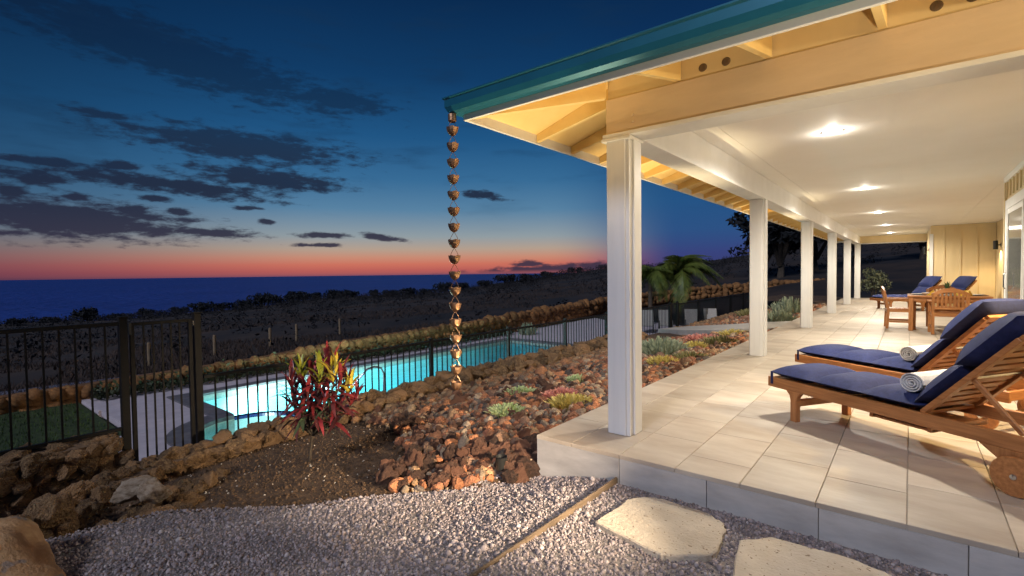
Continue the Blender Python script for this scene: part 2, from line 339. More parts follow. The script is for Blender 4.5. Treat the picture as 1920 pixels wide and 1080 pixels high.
def scatter(P, S, variants, tint=None, flat=1.0):    # many small rocks joined into one mesh
    Vs, Fs, Ts = [], [], []; off = 0; n = len(P); ang = nr.uniform(0, 2*PI, (n, 3)); vi = nr.integers(0, len(variants), n)
    for k, (V, F) in enumerate(variants):
        idx = np.where(vi == k)[0]
        if not len(idx): continue
        ca, sa = np.cos(ang[idx]), np.sin(ang[idx]); X = np.repeat(V[None], len(idx), 0)*nr.uniform(.7, 1.25, (len(idx), 1, 3))
        for ax, (i, j) in enumerate(((0, 1), (1, 2), (0, 2))):
            a, b = X[:, :, i].copy(), X[:, :, j].copy(); X[:, :, i] = a*ca[:, ax, None]-b*sa[:, ax, None]; X[:, :, j] = a*sa[:, ax, None]+b*ca[:, ax, None]
        X *= S[idx][:, None, None]; X[:, :, 2] *= flat; X += P[idx][:, None, :]
        Vs.append(X.reshape(-1, 3)); Fs.append((F[None]+(np.arange(len(idx))*len(V))[:, None, None]+off).reshape(-1, 3)); off += len(idx)*len(V)
        if tint is not None: Ts.append(np.repeat(tint[idx], len(V), 0))
    return np.concatenate(Vs), np.concatenate(Fs), (np.concatenate(Ts) if tint is not None else None)
def sstep(a, b, x):
    t = np.clip((np.asarray(x, float)-a)/(b-a), 0, 1); return t*t*(3-2*t)
def fbm(x, y, f=1., o=4, seed=0):
    r = np.random.default_rng(seed); s = 0; a = 1
    for _ in range(o):
        for _ in range(2):
            t = r.uniform(0, 2*PI); p = r.uniform(0, 6.28, 2); s = s+a*.5*np.sin(f*(x*math.cos(t)+y*math.sin(t))+p[0]+1.3*np.sin(f*.7*(y*math.cos(t)-x*math.sin(t))+p[1]))
        f *= 2.1; a *= .5
    return s

# ------------------------------------------------------------------ sea and hillside
g = []; nA = 96
V = []; F = []
for r in (250, 500, 1000, 2000, 4000, 8000, 16000, 32000):
    for k in range(nA+1): a = rad(-150+240*k/nA); V.append((r*math.sin(a), r*math.cos(a), -60))
for i in range(7):
    for k in range(nA): a = i*(nA+1)+k; F.append((a, a+1, a+nA+2, a+nA+1))
tag(inst('sea', np_mesh('sea', V, F, 'sea')), 'dark blue sea reaching the horizon', None, kind='structure')
AZ = [-150, -85, -78, -70, -58, -48.7, -38.9, -32.7, -28, -22.6, -18.7, -13.2, -9.6, -4, 1.2, 20, 60, 130]
EL = [-3.8, -3.7, -3.7, -3.4, -2.65, -2.1, -1.2, -.4, .35, .5, .9, 1.6, 2.6, 3.2, 3.6, 4.5, 5, 5]
RS = 150.
def hill(x, y):
    x, y = np.asarray(x, float), np.asarray(y, float); r = np.hypot(x, y); a = np.degrees(np.arctan2(x, y)); e = np.interp(a, AZ, EL); zs = 1.34+RS*np.tan(np.radians(e))
    t = np.clip((r-17)/(RS-17), 0, 1); z = -1.75+(zs+1.75)*t
    z = z+fbm(x, y, .09, 3, 3)*np.clip((r-24)/60, 0, 1)*.5
    z = np.where((x > -13.3) & (x < -7.3) & (y > 2.2) & (y < 16.3), -4.0, z)
    o = np.clip((r-RS)/230, 0, 1); return np.where(r > RS, z-o*(zs+75), z)
rr = np.concatenate([np.linspace(3, 17.5, 60), np.geomspace(18.5, 150, 70), np.linspace(156, 400, 24)]); aa = np.radians(np.linspace(-150, 90, 321))
Rg, Ag = np.meshgrid(rr, aa, indexing='ij'); X, Y = Rg*np.sin(Ag), Rg*np.cos(Ag); Z = hill(X, Y)
V = np.stack([X, Y, Z], -1).reshape(-1, 3); nj = len(aa); i, j = np.meshgrid(np.arange(len(rr)-1), np.arange(nj-1), indexing='ij'); q = (i*nj+j).ravel()
hs = inst('hillside', np_mesh('hillside', V, np.stack([q, q+1, q+nj+1, q+nj], 1), 'terrain', smooth=True)); tag(hs, 'dark scrubby hillside falling away to the sea', None, kind='structure')

# ------------------------------------------------------------------ upper yard: gravel, soil, lava bed
BND = [(-4.75, -6), (-4.6, .2), (-4.43, .57), (-4.28, 1.16), (-3.94, 1.46), (-3.41, 1.92), (-3.08, 2.35), (-2.75, 2.71), (-2.47, 3.2), (-2.37, 3.4)]
LAV = [(-3.08, 2.35), (-3.17, 2.45), (-3.64, 2.97), (-4.46, 3.57), (-4.9, 3.76), (-5.6, 3.9), (-6.7, 4.1)]
def bx_at(y): return np.interp(y, [p[1] for p in BND], [p[0] for p in BND])     # gravel begins right of this X
def lavy(x): return np.interp(-np.asarray(x), [-p[0] for p in LAV], [p[1] for p in LAV])
CR = lambda y: np.interp(y, [.45, .8, 1.6, 2.2, 40], [-4.9, -5.75, -6.2, -6.35, -6.35])  # planter crest X
def hyard(x, y):
    x, y = np.asarray(x, float), np.asarray(y, float)
    gz = -.36+.15*sstep(-2.55, -1.7, x)-.03*np.clip((-2.4-x)/2, 0, 1)
    so = -.37-.44*np.clip((-3.2-x)/3.1, 0, 1)**1.15+.012*fbm(x, y, 3, 4, 5)
    la = -.13-.58*np.clip((-2.4-x)/3.95, 0, 1)+.02*fbm(x, y, 2.2, 3, 6)
    bed = so+(la-so)*sstep(2.4, 4.3, y+.25*(x+2.4))
    return np.where(x > bx_at(y), np.where(y < 3.4, gz+.006*fbm(x, y, 2.5, 3, 8), bed), bed)
st_ = .07
def patch(name, m, x0, x1, y0, y1, keep, label, hf=hyard, step=st_, zo=0):
    xs = np.arange(x0, x1+1e-6, step); ys = np.arange(y0, y1+1e-6, step); X, Y = np.meshgrid(xs, ys, indexing='ij'); V = np.stack([X, Y, hf(X, Y)+zo], -1).reshape(-1, 3)
    i, j = np.meshgrid(np.arange(len(xs)-1), np.arange(len(ys)-1), indexing='ij'); q = (i*len(ys)+j).ravel(); cx = X[:-1, :-1].ravel()+step/2; cy = Y[:-1, :-1].ravel()+step/2
    k = keep(cx, cy); F = np.stack([q, q+len(ys), q+len(ys)+1, q+1], 1)[k]
    return tag(inst(name, np_mesh(name, V, F, m, smooth=True)), label, None, kind='structure')
gravel = patch('gravel_ground', 'gravel_bed', -4.9, 5, -5, 3.3, lambda x, y: x > bx_at(y)-.06, 'grey gravel yard in front of the raised patio')
soilb = patch('planting_bed', 'soil', -6.6, -2.4, .2, 4.4, lambda x, y: (x < bx_at(y)+.06) & (y < lavy(x)+.12) & (x > CR(y)-.05), 'bare brown soil bed around the red plant')
lavab = patch('lava_rock_bed', 'soil', -6.6, -2.36, 2.3, 28, lambda x, y: (x < bx_at(y)+.06) & (y > lavy(x)-.12) & (x > CR(y)-.1), 'bed of red and brown lava rock beside the patio')
patch('back_yard', 'soil', -6.6, 9, 27.4, 62, lambda x, y: y > 27.4, 'dark ground beyond the far end of the patio', hf=lambda x, y: -.28+.05*fbm(x, y, .8, 3, 9), step=.6)
# concrete path from the patio to the pool gate
b = MB(); pa = [(-2.40, 13.2), (-3.3, 13.35), (-4.2, 13.7), (-5.4, 14.6), (-6.55, 15.9)]; pc = [(-2.40, 15.2), (-3.3, 15.25), (-4.2, 15.5), (-5.2, 16.2), (-6.1, 17.1)]
zz = [-.06, -.15, -.28, -.44, -.60]; n = 5
b.add([(x, y, z) for (x, y), z in zip(pa, zz)]+[(x, y, z) for (x, y), z in zip(pc, zz)]+[(x, y, z-.25) for (x, y), z in zip(pa, zz)]+[(x, y, z-.25) for (x, y), z in zip(pc, zz)],
      [f for i in range(4) for f in ((i, i+1, n+i+1, n+i), (2*n+i, 2*n+i+1, i+1, i), (n+i, n+i+1, 3*n+i+1, 3*n+i))]+[(0, n, 3*n, 2*n), (n-1, 3*n-1, 4*n-1, 2*n-1)])
tag(b.build('path', 'concrete'), 'pale concrete path leading from the patio to the pool gate', None, kind='structure')

# gravel stones (uncountable)
n = 70000; x = nr.uniform(-4.75, 1.5, n*2); y = 3.25-3.6*nr.uniform(0, 1, n*2)**1.15; k = (x > bx_at(y)-.05) & (y < 3.25); x, y = x[k][:n], y[k][:n]
s = .0038+nr.gamma(2.0, .0016, len(x))+.004*(nr.random(len(x)) < .03); gcol = np.array([[.48, .40, .395], [.37, .31, .31], [.60, .525, .51], [.25, .215, .225], [.44, .345, .315]])[nr.choice(5, len(x), p=[.34, .28, .13, .15, .10])]*nr.uniform(.7, 1.15, (len(x), 1))*(.86+.13*fbm(x, y, 1.7, 4, 21))[:, None]
V, F, T = scatter(np.stack([x, y, hyard(x, y)+s*.35], 1), s, [rock_shape(1, 7, .7, 1, .02) for _ in range(6)], gcol)
o = inst('gravel', np_mesh('gravel', V, F, 'gravel', T), gravel); tag(o, kind='stuff')
# soil clods and pale specks
n = 14000; x = nr.uniform(-6.3, -2.6, n); y = nr.uniform(.6, 4.0, n); k = (x < bx_at(y)-.02) & (y < lavy(x)) & (x > CR(y)); x, y = x[k], y[k]
s = nr.gamma(2.0, .0021, len(x))+.0022; tc_ = np.array([.11, .063, .032])*nr.uniform(.5, 1.5, (len(x), 1)); w = nr.random(len(x)) < .02; tc_[w] = (.6, .52, .42); s[w] = nr.uniform(.005, .010, w.sum())
V, F, T = scatter(np.stack([x, y, hyard(x, y)+s*.2], 1), s, [rock_shape(1, 7, .7, 1, .02) for _ in range(5)], tc_)
tag(inst('clods', np_mesh('clods', V, F, 'clod', T), soilb), kind='stuff')
# lava rubble: the small mass as stuff, 300 of the nearest large pieces as stones
def lava_spots(n, y1):
    x = nr.uniform(-6.35, -2.42, n); y = 2.3+(y1-2.3)*nr.random(n)**1.3
    k = (x < bx_at(y)-.03) & (y > lavy(x)+nr.normal(0, .07, n)); k &= ~((y > 13.1) & (y < 16.6)); return x[k], y[k]
LC = np.array([[.43, .175, .078], [.33, .14, .075], [.25, .145, .09], [.12, .095, .08], [.50, .30, .155], [.42, .31, .205]])
x, y = lava_spots(24000, 24); s = nr.gamma(4, .0062, len(x))+.010+.0012*(y-3); tint = LC[nr.choice(6, len(x), p=[.22, .22, .2, .14, .08, .14])]*nr.uniform(.65, 1.35, (len(x), 1))
far = np.clip((-x-4.6)/1.5, 0, 1)[:, None]; tint = tint*(1-far*.75)+np.array([.30, .18, .08])*far*.75*nr.uniform(.6, 1.3, (len(x), 1))
V, F, T = scatter(np.stack([x, y, hyard(x, y)+s*.35], 1), s, [rock_shape(2, 10, .6, 1, .05) for _ in range(8)], tint)
tag(inst('lava_rubble', np_mesh('lava_rubble', V, F, 'lava', T), lavab), kind='stuff')
LM = [rock_mesh('stone', 'lava_stone', 4, planes=10, lo=.55, noise=.06, rough=.26) for _ in range(10)]
x, y = lava_spots(900, 8.5); 
for k in range(min(225, len(x))):
    s = rnd.uniform(.04, .068)*(1.0 if rnd.random() < .88 else 1.35)
    inst('stone', rnd.choice(LM), lavab, (x[k], y[k], float(hyard(x[k], y[k]))+s*.45), (rnd.uniform(0, 6), rnd.uniform(0, 6), rnd.uniform(0, 6)), (s*rnd.uniform(.8, 1.3), s*rnd.uniform(.8, 1.2), s*rnd.uniform(.6, .95)))
pl = [(-3.12, 2.42), (-2.95, 2.55), (-2.8, 2.75), (-2.66, 2.95), (-2.54, 3.15), (-2.47, 3.38)]
for (px, py, s) in ((-2.47, 3.22, .10), (-2.45, 3.36, .09), (-2.56, 3.12, .09), (-2.43, 3.1, .07), (-2.58, 3.3, .1), (-2.5, 3.02, .06), (-2.45, 3.5, .1)): inst('stone', rnd.choice(LM), lavab, (px, py, -.30), (rnd.uniform(0, 6), rnd.uniform(0, 6), 0), (s*1.2, s, s))
for k in range(70):   # larger lumps along the gravel and along the soil
    if k < 44:
        t = rnd.random()*(len(pl)-1); i = int(t); f = t-i; px = pl[i][0]*(1-f)+pl[i+1][0]*f-rnd.uniform(.0, .6)*.9; py = pl[i][1]*(1-f)+pl[i+1][1]*f+rnd.uniform(.0, .45)*.8; s = rnd.uniform(.05, .10)
        px = min(px, float(bx_at(py))-.1)
    else:
        t = rnd.random()*4; i = int(t)+1; f = t-int(t); px = LAV[i][0]*(1-f)+LAV[i+1][0]*f+rnd.uniform(-.05, .25); py = LAV[i][1]*(1-f)+LAV[i+1][1]*f+rnd.uniform(-.03, .3); s = rnd.uniform(.045, .08)
    inst('stone', rnd.choice(LM), lavab, (px, py, float(hyard(px, py))+s*.42), (rnd.uniform(0, 6), rnd.uniform(0, 6), rnd.uniform(0, 6)), (s*rnd.uniform(.85, 1.25), s, s*rnd.uniform(.65, .9)))

# ------------------------------------------------------------------ rock walls
WM = [rock_mesh('stone', 'wall_stone', 4, planes=9, lo=.60, hi=.95, noise=.03, rough=.17) for _ in range(12)]
def wall_stone(par, x, y, z, s, fl=.8, ms=WM): return inst('stone', rnd.choice(ms), par, (x, y, z), (rnd.uniform(-.5, .5), rnd.uniform(-.5, .5), rnd.uniform(0, 6)), (s*rnd.uniform(.85, 1.3), s*rnd.uniform(.8, 1.15), s*rnd.uniform(.7, 1)*fl/.8))
cw = empty('lava_rock_wall', (-6.4, 2.2, -.6), 0, 'low wall of rough brown lava stones along the pool fence', 'stone wall')
def local(par, p): return (p[0]-par.location.x, p[1]-par.location.y, p[2]-par.location.z)
mat('mortar', (.10, .058, .030), (.22, .13, .066), .95, 6, 8, bump=1, bscale=18, bdist=.05)
WP = [(-6.38, 14.0), (-6.38, 6.0), (-6.36, 2.3), (-6.18, 1.65), (-5.80, 1.08), (-5.25, .72), (-4.80, .50)]
def wtop(x, y): return float(hyard(x+.45 if y > 1.5 else x+.2, y+.25))+.13
core = MB()
for (xa, ya), (xc, yc) in zip(WP, WP[1:]):
    d = Vector((xc-xa, yc-ya, 0)).normalized(); nn = Vector((d.y, -d.x, 0)); za, zc = wtop(xa, ya), wtop(xc, yc); A = Vector((xa, ya, 0)); C_ = Vector((xc, yc, 0)); Z = lambda z: Vector((0, 0, z))
    core.add([local(cw, p) for p in (A+nn*.18+Z(-1.7), C_+nn*.18+Z(-1.7), C_-nn*.16+Z(-1.7), A-nn*.16+Z(-1.7), A+nn*.18+Z(za-.03), C_+nn*.18+Z(zc-.03), C_-nn*.16+Z(zc-.03), A-nn*.16+Z(za-.03))], [(0, 3, 2, 1), (4, 5, 6, 7), (0, 1, 5, 4), (1, 2, 6, 5), (2, 3, 7, 6), (3, 0, 4, 7)])
core.build('core', 'mortar', cw)
for (xa, ya), (xc, yc) in zip(WP, WP[1:]):
    Ls = math.hypot(xc-xa, yc-ya); d = Vector((xc-xa, yc-ya, 0)).normalized(); nn = Vector((d.y, -d.x, 0)); stp = .165 if ya < 2.4 else (.20 if ya < 9 else .28); m_ = max(1, int(Ls/stp))
    for i in range(m_):
        for off, dz, sc_, lim in ((-.17, -.06, 1.0, 14), (.02, -.015, .95, 14), (.19, -.07, 1.0, 14), (-.20, -.24, 1.05, 3), (.21, -.24, 1.05, 3), (-.20, -.42, 1.1, 2.4), (.22, -.42, 1.1, 2.4), (.22, -.62, 1.1, 2.4), (.22, -.82, 1.1, 2.4)):
            if ya > lim: continue
            f = (i+.5+rnd.uniform(-.15, .15))/m_; px = xa+(xc-xa)*f+nn.x*off+rnd.uniform(-.02, .02); py = ya+(yc-ya)*f+nn.y*off+rnd.uniform(-.02, .02)
            wall_stone(cw, *local(cw, (px, py, wtop(xa+(xc-xa)*f, ya+(yc-ya)*f)+dz+rnd.uniform(-.02, .02))), stp*rnd.uniform(.46, .62)*sc_, .78)
for k in range(12):   # end face of the wall
    wall_stone(cw, *local(cw, (-4.72+rnd.uniform(-.06, .06)-.14*(k % 3-1), .44+.2*(k % 3-1)+rnd.uniform(-.03, .03), -.36-.14*(k//3)+rnd.uniform(-.03, .03))), rnd.uniform(.10, .135))
for k in range(40):   # tumbled stones between soil, wall and gravel
    f = rnd.random(); px = -4.42-1.0*f+rnd.uniform(-.1, .25); py = .85+.75*f+rnd.uniform(-.15, .25)
    if px > bx_at(py)-.02: px = float(bx_at(py))-.05
    wall_stone(cw, *local(cw, (px, py, float(hyard(px, py))+.02)), rnd.uniform(.045, .10))
for px, py, s in ((-4.5, 1.25, .09), (-4.2, 1.30, .08), (-4.05, 1.45, .06), (-4.6, 1.0, .08), (-4.62, 1.45, .08), (-5.05, 1.75, .09), (-5.3, 1.95, .08), (-5.15, 1.55, .07)):
    wall_stone(cw, *local(cw, (px, py, float(hyard(px, py))+s*.4)), s)
V, F = rock_shape(4, 16, .66, 1, .06)
o = inst('rock', np_mesh('rock', V, F, 'pale_rock')); o.location = (-4.80, 1.16, -.36); o.rotation_euler = (.25, -.35, .75); o.scale = (.19, .085, .08); tag(o, 'long pale rock lying on the stone pile by the gate', 'rock')
o = inst('rock', np_mesh('rock', rock_shape(4, 14, .7, 1, .05)[0], F, 'pale_rock')); o.location = (-4.62, 1.21, -.37); o.rotation_euler = (.4, .5, 1.2); o.scale = (.10, .075, .075); tag(o, 'small pale rock leaning against the long pale rock', 'rock')
V, F = rock_shape(4, 16, .82, 1, .035); o = inst('boulder', np_mesh('boulder', V, F, 'boulder', smooth=True)); o.location = (-3.98, .16, -.40); o.rotation_euler = (.1, .1, .6); o.scale = (.46, .40, .34); tag(o, 'rounded orange boulder on the gravel at the lower left corner', 'boulder')
lw = empty('stone_wall', (-7.2, 1.4, -.6), 0, 'brown stone wall under the left fence panel', 'stone wall')
b = MB(); b.box(-.26, .24, -5.5, .06, -1.1, .10); b.build('core', 'mortar', lw)
y_ = 1.44
while y_ > -1.7:
    for zz in (-.56, -.71, -.86, -1.01, -1.16, -1.31):
        wall_stone(lw, *local(lw, (-6.97+rnd.uniform(-.02, .03), y_+rnd.uniform(-.04, .04)+.1*(round(zz*10) % 2), zz+rnd.uniform(-.03, .03))), rnd.uniform(.085, .112))
    for xx in (-7.1, -7.3): wall_stone(lw, *local(lw, (xx+rnd.uniform(-.03, .03), y_+rnd.uniform(-.04, .04), -.53)), rnd.uniform(.105, .13), .5)
    y_ -= .165
for k in range(4):
    for xx in (-7.02, -7.22, -7.4): wall_stone(lw, *local(lw, (xx, 1.46, -.60-.2*k)), .115)
BM = [rock_mesh('stone', 'back_stone', 2, planes=12, lo=.68, noise=.05) for _ in range(8)]
bw = empty('boundary_wall', (-14.2, 8, -1.4), 0, 'long rust brown stone wall behind the pool deck', 'stone wall')
BL = [(-14.9, -5, -1.2), (-14.7, 2.5, -1.12), (-14.45, 6.3, -1.02), (-14.25, 9, -.82), (-14.25, 15.5, -.68), (-15.2, 28.5, -.42), (-13.4, 36, -.1), (-8.5, 43, .35), (0, 49, .45), (9, 52, .6)]
core = MB(); path = []
for (xa, ya, za), (xc, yc, zc) in zip(BL, BL[1:]):
    d = Vector((xc-xa, yc-ya, 0)).normalized(); nn = Vector((d.y, -d.x, 0))*.16
    core.add([local(bw, p) for p in ((xa+nn.x, ya+nn.y, -1.9), (xc+nn.x, yc+nn.y, -1.9), (xc-nn.x, yc-nn.y, -1.9), (xa-nn.x, ya-nn.y, -1.9), (xa+nn.x, ya+nn.y, za+.02), (xc+nn.x, yc+nn.y, zc+.02), (xc-nn.x, yc-nn.y, zc+.02), (xa-nn.x, ya-nn.y, za+.02))], [(0, 3, 2, 1), (4, 5, 6, 7), (0, 1, 5, 4), (1, 2, 6, 5), (2, 3, 7, 6), (3, 0, 4, 7)])
    L = math.hypot(xc-xa, yc-ya); sp_ = .27 if ya < 15 else (.40 if ya < 30 else .45)
    for i in range(int(L/sp_)):
        f = (i+.5)/int(L/sp_); zt = za+(zc-za)*f
        for row in range(2 if ya < 15 else 3):
            wall_stone(bw, *local(bw, (xa+(xc-xa)*f+nn.x*.62+rnd.uniform(-.03, .03), ya+(yc-ya)*f+rnd.uniform(-.06, .06), zt-.09-.27*row+rnd.uniform(-.03, .03))), sp_*rnd.uniform(.55, .72), ms=BM)
core.build('core', 'back_stone', bw)

# ------------------------------------------------------------------ pool terrace
DZ = -1.40; PX0, PX1, PY0, PY1 = -12.75, -9.2, 4.05, 15.6
SC, SR = (-9.35, 4.0), .92
dk = MB()
q2 = .23
for bxs in ((-14.5, PX0-q2, 2.5, 26), (PX1+q2, -6.6, PY0+.9, 26), (PX0-q2, PX1+q2, PY1+q2, 26), (-10.6, -6.6, -2, 2.55), (PX0-q2, -10.45, 2.55, PY0-q2), (-7.6, -6.6, 2.55, PY0+.9)): dk.box(bxs[0], bxs[1], bxs[2], bxs[3], DZ-.35, DZ)
dk.build('pool_deck', 'deck'); tag(bpy.data.objects['pool_deck'], 'pale stone deck around the lit pool', None, kind='structure')
pool = empty('swimming_pool', (-11, 10, DZ), 0, 'long lit turquoise pool with a round spa at its near end', 'pool')
def pb(b, name, m, **k): o = b.build(name, m, pool, **k); o.location = (11, -10, -DZ); return o
PB = -2.35
b = MB(); b.box(PX0-.2, PX0, PY0-.2, PY1+.2, PB, DZ-.17); b.box(PX1, PX1+.2, 4.9, PY1+.2, PB, DZ-.17); b.box(PX0, PX1, PY1, PY1+.2, PB, DZ-.17); b.box(PX0, -10.3, PY0-.2, PY0, PB, DZ-.17); b.box(PX0-.2, PX1+.2, PY0-.2, PY1+.2, PB-.2, PB)
pb(b, 'basin', 'plaster')
b = MB(); b.box(PX0-.2, PX0+.012, PY0, PY1, DZ-.17, DZ-.02); b.box(PX1-.012, PX1+.2, 4.95, PY1, DZ-.17, DZ-.02); b.box(PX0, PX1, PY1-.012, PY1+.2, DZ-.17, DZ-.02); b.box(PX0, -10.32, PY0-.2, PY0+.012, DZ-.17, DZ-.02)
pb(b, 'tile_band', 'pool_tile')
def coping(x0, x1, y0, y1, along):
    Ln = (y1-y0) if along == 'y' else (x1-x0); n = max(1, round(Ln/.62))
    for i in range(n):
        c = MB()
        if along == 'y': c.box(x0, x1, y0+Ln*i/n+.003, y0+Ln*(i+1)/n-.003, DZ-.03, DZ+.03)
        else: c.box(x0+Ln*i/n+.003, x0+Ln*(i+1)/n-.003, y0, y1, DZ-.03, DZ+.03)
        pb(c, 'coping_stone', 'coping', bevel=.006)
coping(PX0-.33, PX0+.02, PY0-.33, PY1+.33, 'y'); coping(PX1-.02, PX1+.33, 5.3, PY1+.33, 'y'); coping(PX0+.02, PX1-.02, PY1-.02, PY1+.33, 'x'); coping(PX0+.02, -10.35, PY0-.33, PY0+.02, 'x')
# spa: round basin, blue tiled rim towards the pool, dark coping on the outside
def arc(a0, a1, r, n=28): return [(SC[0]+r*math.cos(rad(a0+(a1-a0)*i/n)), SC[1]+r*math.sin(rad(a0+(a1-a0)*i/n))) for i in range(n+1)]
def ring(a0, a1, ri, ro, z0, z1, n=28):
    b = MB(); A, B = arc(a0, a1, ri, n), arc(a0, a1, ro, n)
    for i in range(n):
        b.add([(*A[i], z0), (*B[i], z0), (*B[i+1], z0), (*A[i+1], z0), (*A[i], z1), (*B[i], z1), (*B[i+1], z1), (*A[i+1], z1)], [(0, 3, 2, 1), (4, 5, 6, 7), (0, 1, 5, 4), (1, 2, 6, 5), (2, 3, 7, 6), (3, 0, 4, 7)])
    return b
pb(ring(79, 178, SR-.01, SR+.10, DZ-1.2, DZ-.081), 'spa_dam', 'plaster'); pb(ring(79, 178, SR-.02, SR+.11, DZ-.08, DZ-.02), 'spa_rim', 'blue_tile')
pb(ring(178, 439, SR-.02, SR+.40, DZ-.05, DZ+.025, 48), 'spa_coping', 'coping'); pb(ring(182, 435, SR+.39, SR+1.0, DZ-.2, DZ-.004, 48), 'spa_surround', 'deck')
pb(ring(178, 439, SR-.03, SR+.06, DZ-1.2, DZ-.05, 48), 'spa_wall', 'pool_tile')
mb = MB(); mb.prism(arc(0, 348, SR, 29), DZ-1.15, DZ-1.05); pb(mb, 'spa_floor', 'plaster')
def water(polyv, zt, zb, name):
    b = MB(); n = len(polyv); b.prism(polyv, zb, zt); me = b.mesh(name, 'water_top'); me.materials.append(MATS['water_side'])
    for p in me.polygons: p.material_index = 0 if p.normal.z > .9 else 1
    o = inst(name, me, pool, (11, -10, -DZ)); return o
e = .03; dam = [p for p in arc(80, 176, SR+.13)]
wp = [(PX1-e, 5.06), (PX1-e, PY1-e), (PX0+e, PY1-e), (PX0+e, PY0+e), (-10.42, PY0+e)]+[p for p in reversed(dam) if p[0] < PX1-e and p[1] > PY0+e]
water(wp, DZ-.10, PB+e, 'water'); water(arc(0, 348, SR-.06, 29), DZ-.06, DZ-1.03, 'spa_water')
def pool_lamp(loc, dirv, power, spa=False):
    b = MB(); b.lathe([(0, .02), (.10, .02), (.12, 0), (.12, -.03)], 16); o = b.build('pool_light', 'pool_glow', pool); o.location = (loc[0]+11, loc[1]-10, loc[2]-DZ); o.rotation_euler = Vector(dirv).to_track_quat('Z', 'Y').to_euler()
    l = bpy.data.lights.new('pool_lamp', 'SPOT'); l.energy = power; l.color = (.85, 1, .93); l.shadow_soft_size = .08; l.spot_size = rad(140); l.spot_blend = .7
    lo = link(bpy.data.objects.new('pool_lamp', l)); lo.location = Vector(loc)+Vector(dirv)*.06; lo.rotation_euler = Vector(dirv).to_track_quat('-Z', 'Y').to_euler()
pool_lamp((PX1-.02, 7.0, -1.85), (-1, .1, -.35), 1000); pool_lamp((PX0+.02, 7.4, -1.85), (1, 0, -.45), 500); pool_lamp((PX1-.02, 11.6, -1.85), (-1, .1, -.35), 200); pool_lamp((-11.6, PY0+.02, -1.8), (0, 1, -.3), 1100)
pool_lamp((SC[0]+.1, SC[1]-SR+.1, -1.8), (0, 1, -.3), 150)
# handrail
hr = MB().tube([(-8.75, 6.45, DZ), (-8.75, 6.45, DZ+.62), (-8.77, 6.40, DZ+.74), (-8.82, 6.28, DZ+.78), (-8.9, 6.15, DZ+.74), (-9.45, 5.35, DZ-.35), (-9.47, 5.3, DZ-.8)], .021, 10)
tag(hr.build('handrail', 'steel', smooth=True), 'curved steel handrail at the pool edge beside the red plant', 'handrail')
# lawn left of the deck
xs = nr.uniform(-14.6, -7.6, 9000); ys_ = nr.uniform(-3.5, 2.35, 9000); k = ~((xs > -10.7)); xs, ys_ = xs[k], ys_[k]
b = MB(); b.box(-14.7, -7.5, -5.5, 2.45, -1.75, -1.45); lawn = tag(b.build('lawn', 'lawn'), 'strip of lawn at the left of the pool deck', None, kind='structure')
h = nr.uniform(.03, .08, len(xs)); a = nr.uniform(0, 6.28, len(xs)); lx, ly = nr.normal(0, .02, len(xs)), nr.normal(0, .02, len(xs)); w = .009
V = np.stack([np.stack([xs-w*np.cos(a), ys_-w*np.sin(a), np.full_like(xs, -1.455)], 1), np.stack([xs+w*np.cos(a), ys_+w*np.sin(a), np.full_like(xs, -1.455)], 1), np.stack([xs+lx, ys_+ly, -1.45+h], 1)], 1).reshape(-1, 3)
tag(inst('grass', np_mesh('grass', V, np.arange(len(V)).reshape(-1, 3), 'grass'), lawn), kind='stuff')

# leaf clouds ---------------------------------------------------------------
def leaf_cloud(C, S, n, sz, m, name, flat=.75):   # n leaf faces spread through clumps C (centres) with radii S
    C, S = np.asarray(C, float), np.asarray(S, float); ci = nr.choice(len(C), n, p=(S**2)/(S**2).sum()); d = nr.normal(size=(n, 3)); d /= np.linalg.norm(d, axis=1)[:, None]
    P = C[ci]+d*(S[ci]*nr.uniform(.35, 1, n)**.5)[:, None]*np.array([1, 1, flat]); u = nr.normal(size=(n, 3)); u /= np.linalg.norm(u, axis=1)[:, None]; v = np.cross(u, nr.normal(size=(n, 3))); v /= np.linalg.norm(v, axis=1)[:, None]
    s = (sz*nr.uniform(.6, 1.4, n))[:, None]; V = np.stack([P-u*s, P+v*s*.42, P+u*s, P-v*s*.42], 1).reshape(-1, 3)
    return np_mesh(name, V, np.arange(len(V)).reshape(-1, 4), m)
# groundcover along the foot of the boundary wall (uncountable)
n = 5200; yy = nr.uniform(2.6, 17, n); P = np.stack([np.interp(yy, [2.5, 6.3, 9, 17], [-14.3, -14.1, -13.9, -13.95])+nr.uniform(-.1, .42, n), yy, -1.36+nr.gamma(2, .05, n)], 1)
u = nr.normal(size=(n, 3)); u /= np.linalg.norm(u, axis=1)[:, None]; v = np.cross(u, nr.normal(size=(n, 3))); v /= np.linalg.norm(v, axis=1)[:, None]; s = nr.uniform(.03, .075, n)[:, None]
V = np.stack([P-u*s, P+v*s*.5, P+u*s, P-v*s*.5], 1).reshape(-1, 3); tag(inst('ground_cover', np_mesh('ground_cover', V, np.arange(len(V)).reshape(-1, 4), 'cover_leaf')), 'low green ground cover along the foot of the boundary wall', None, kind='stuff')
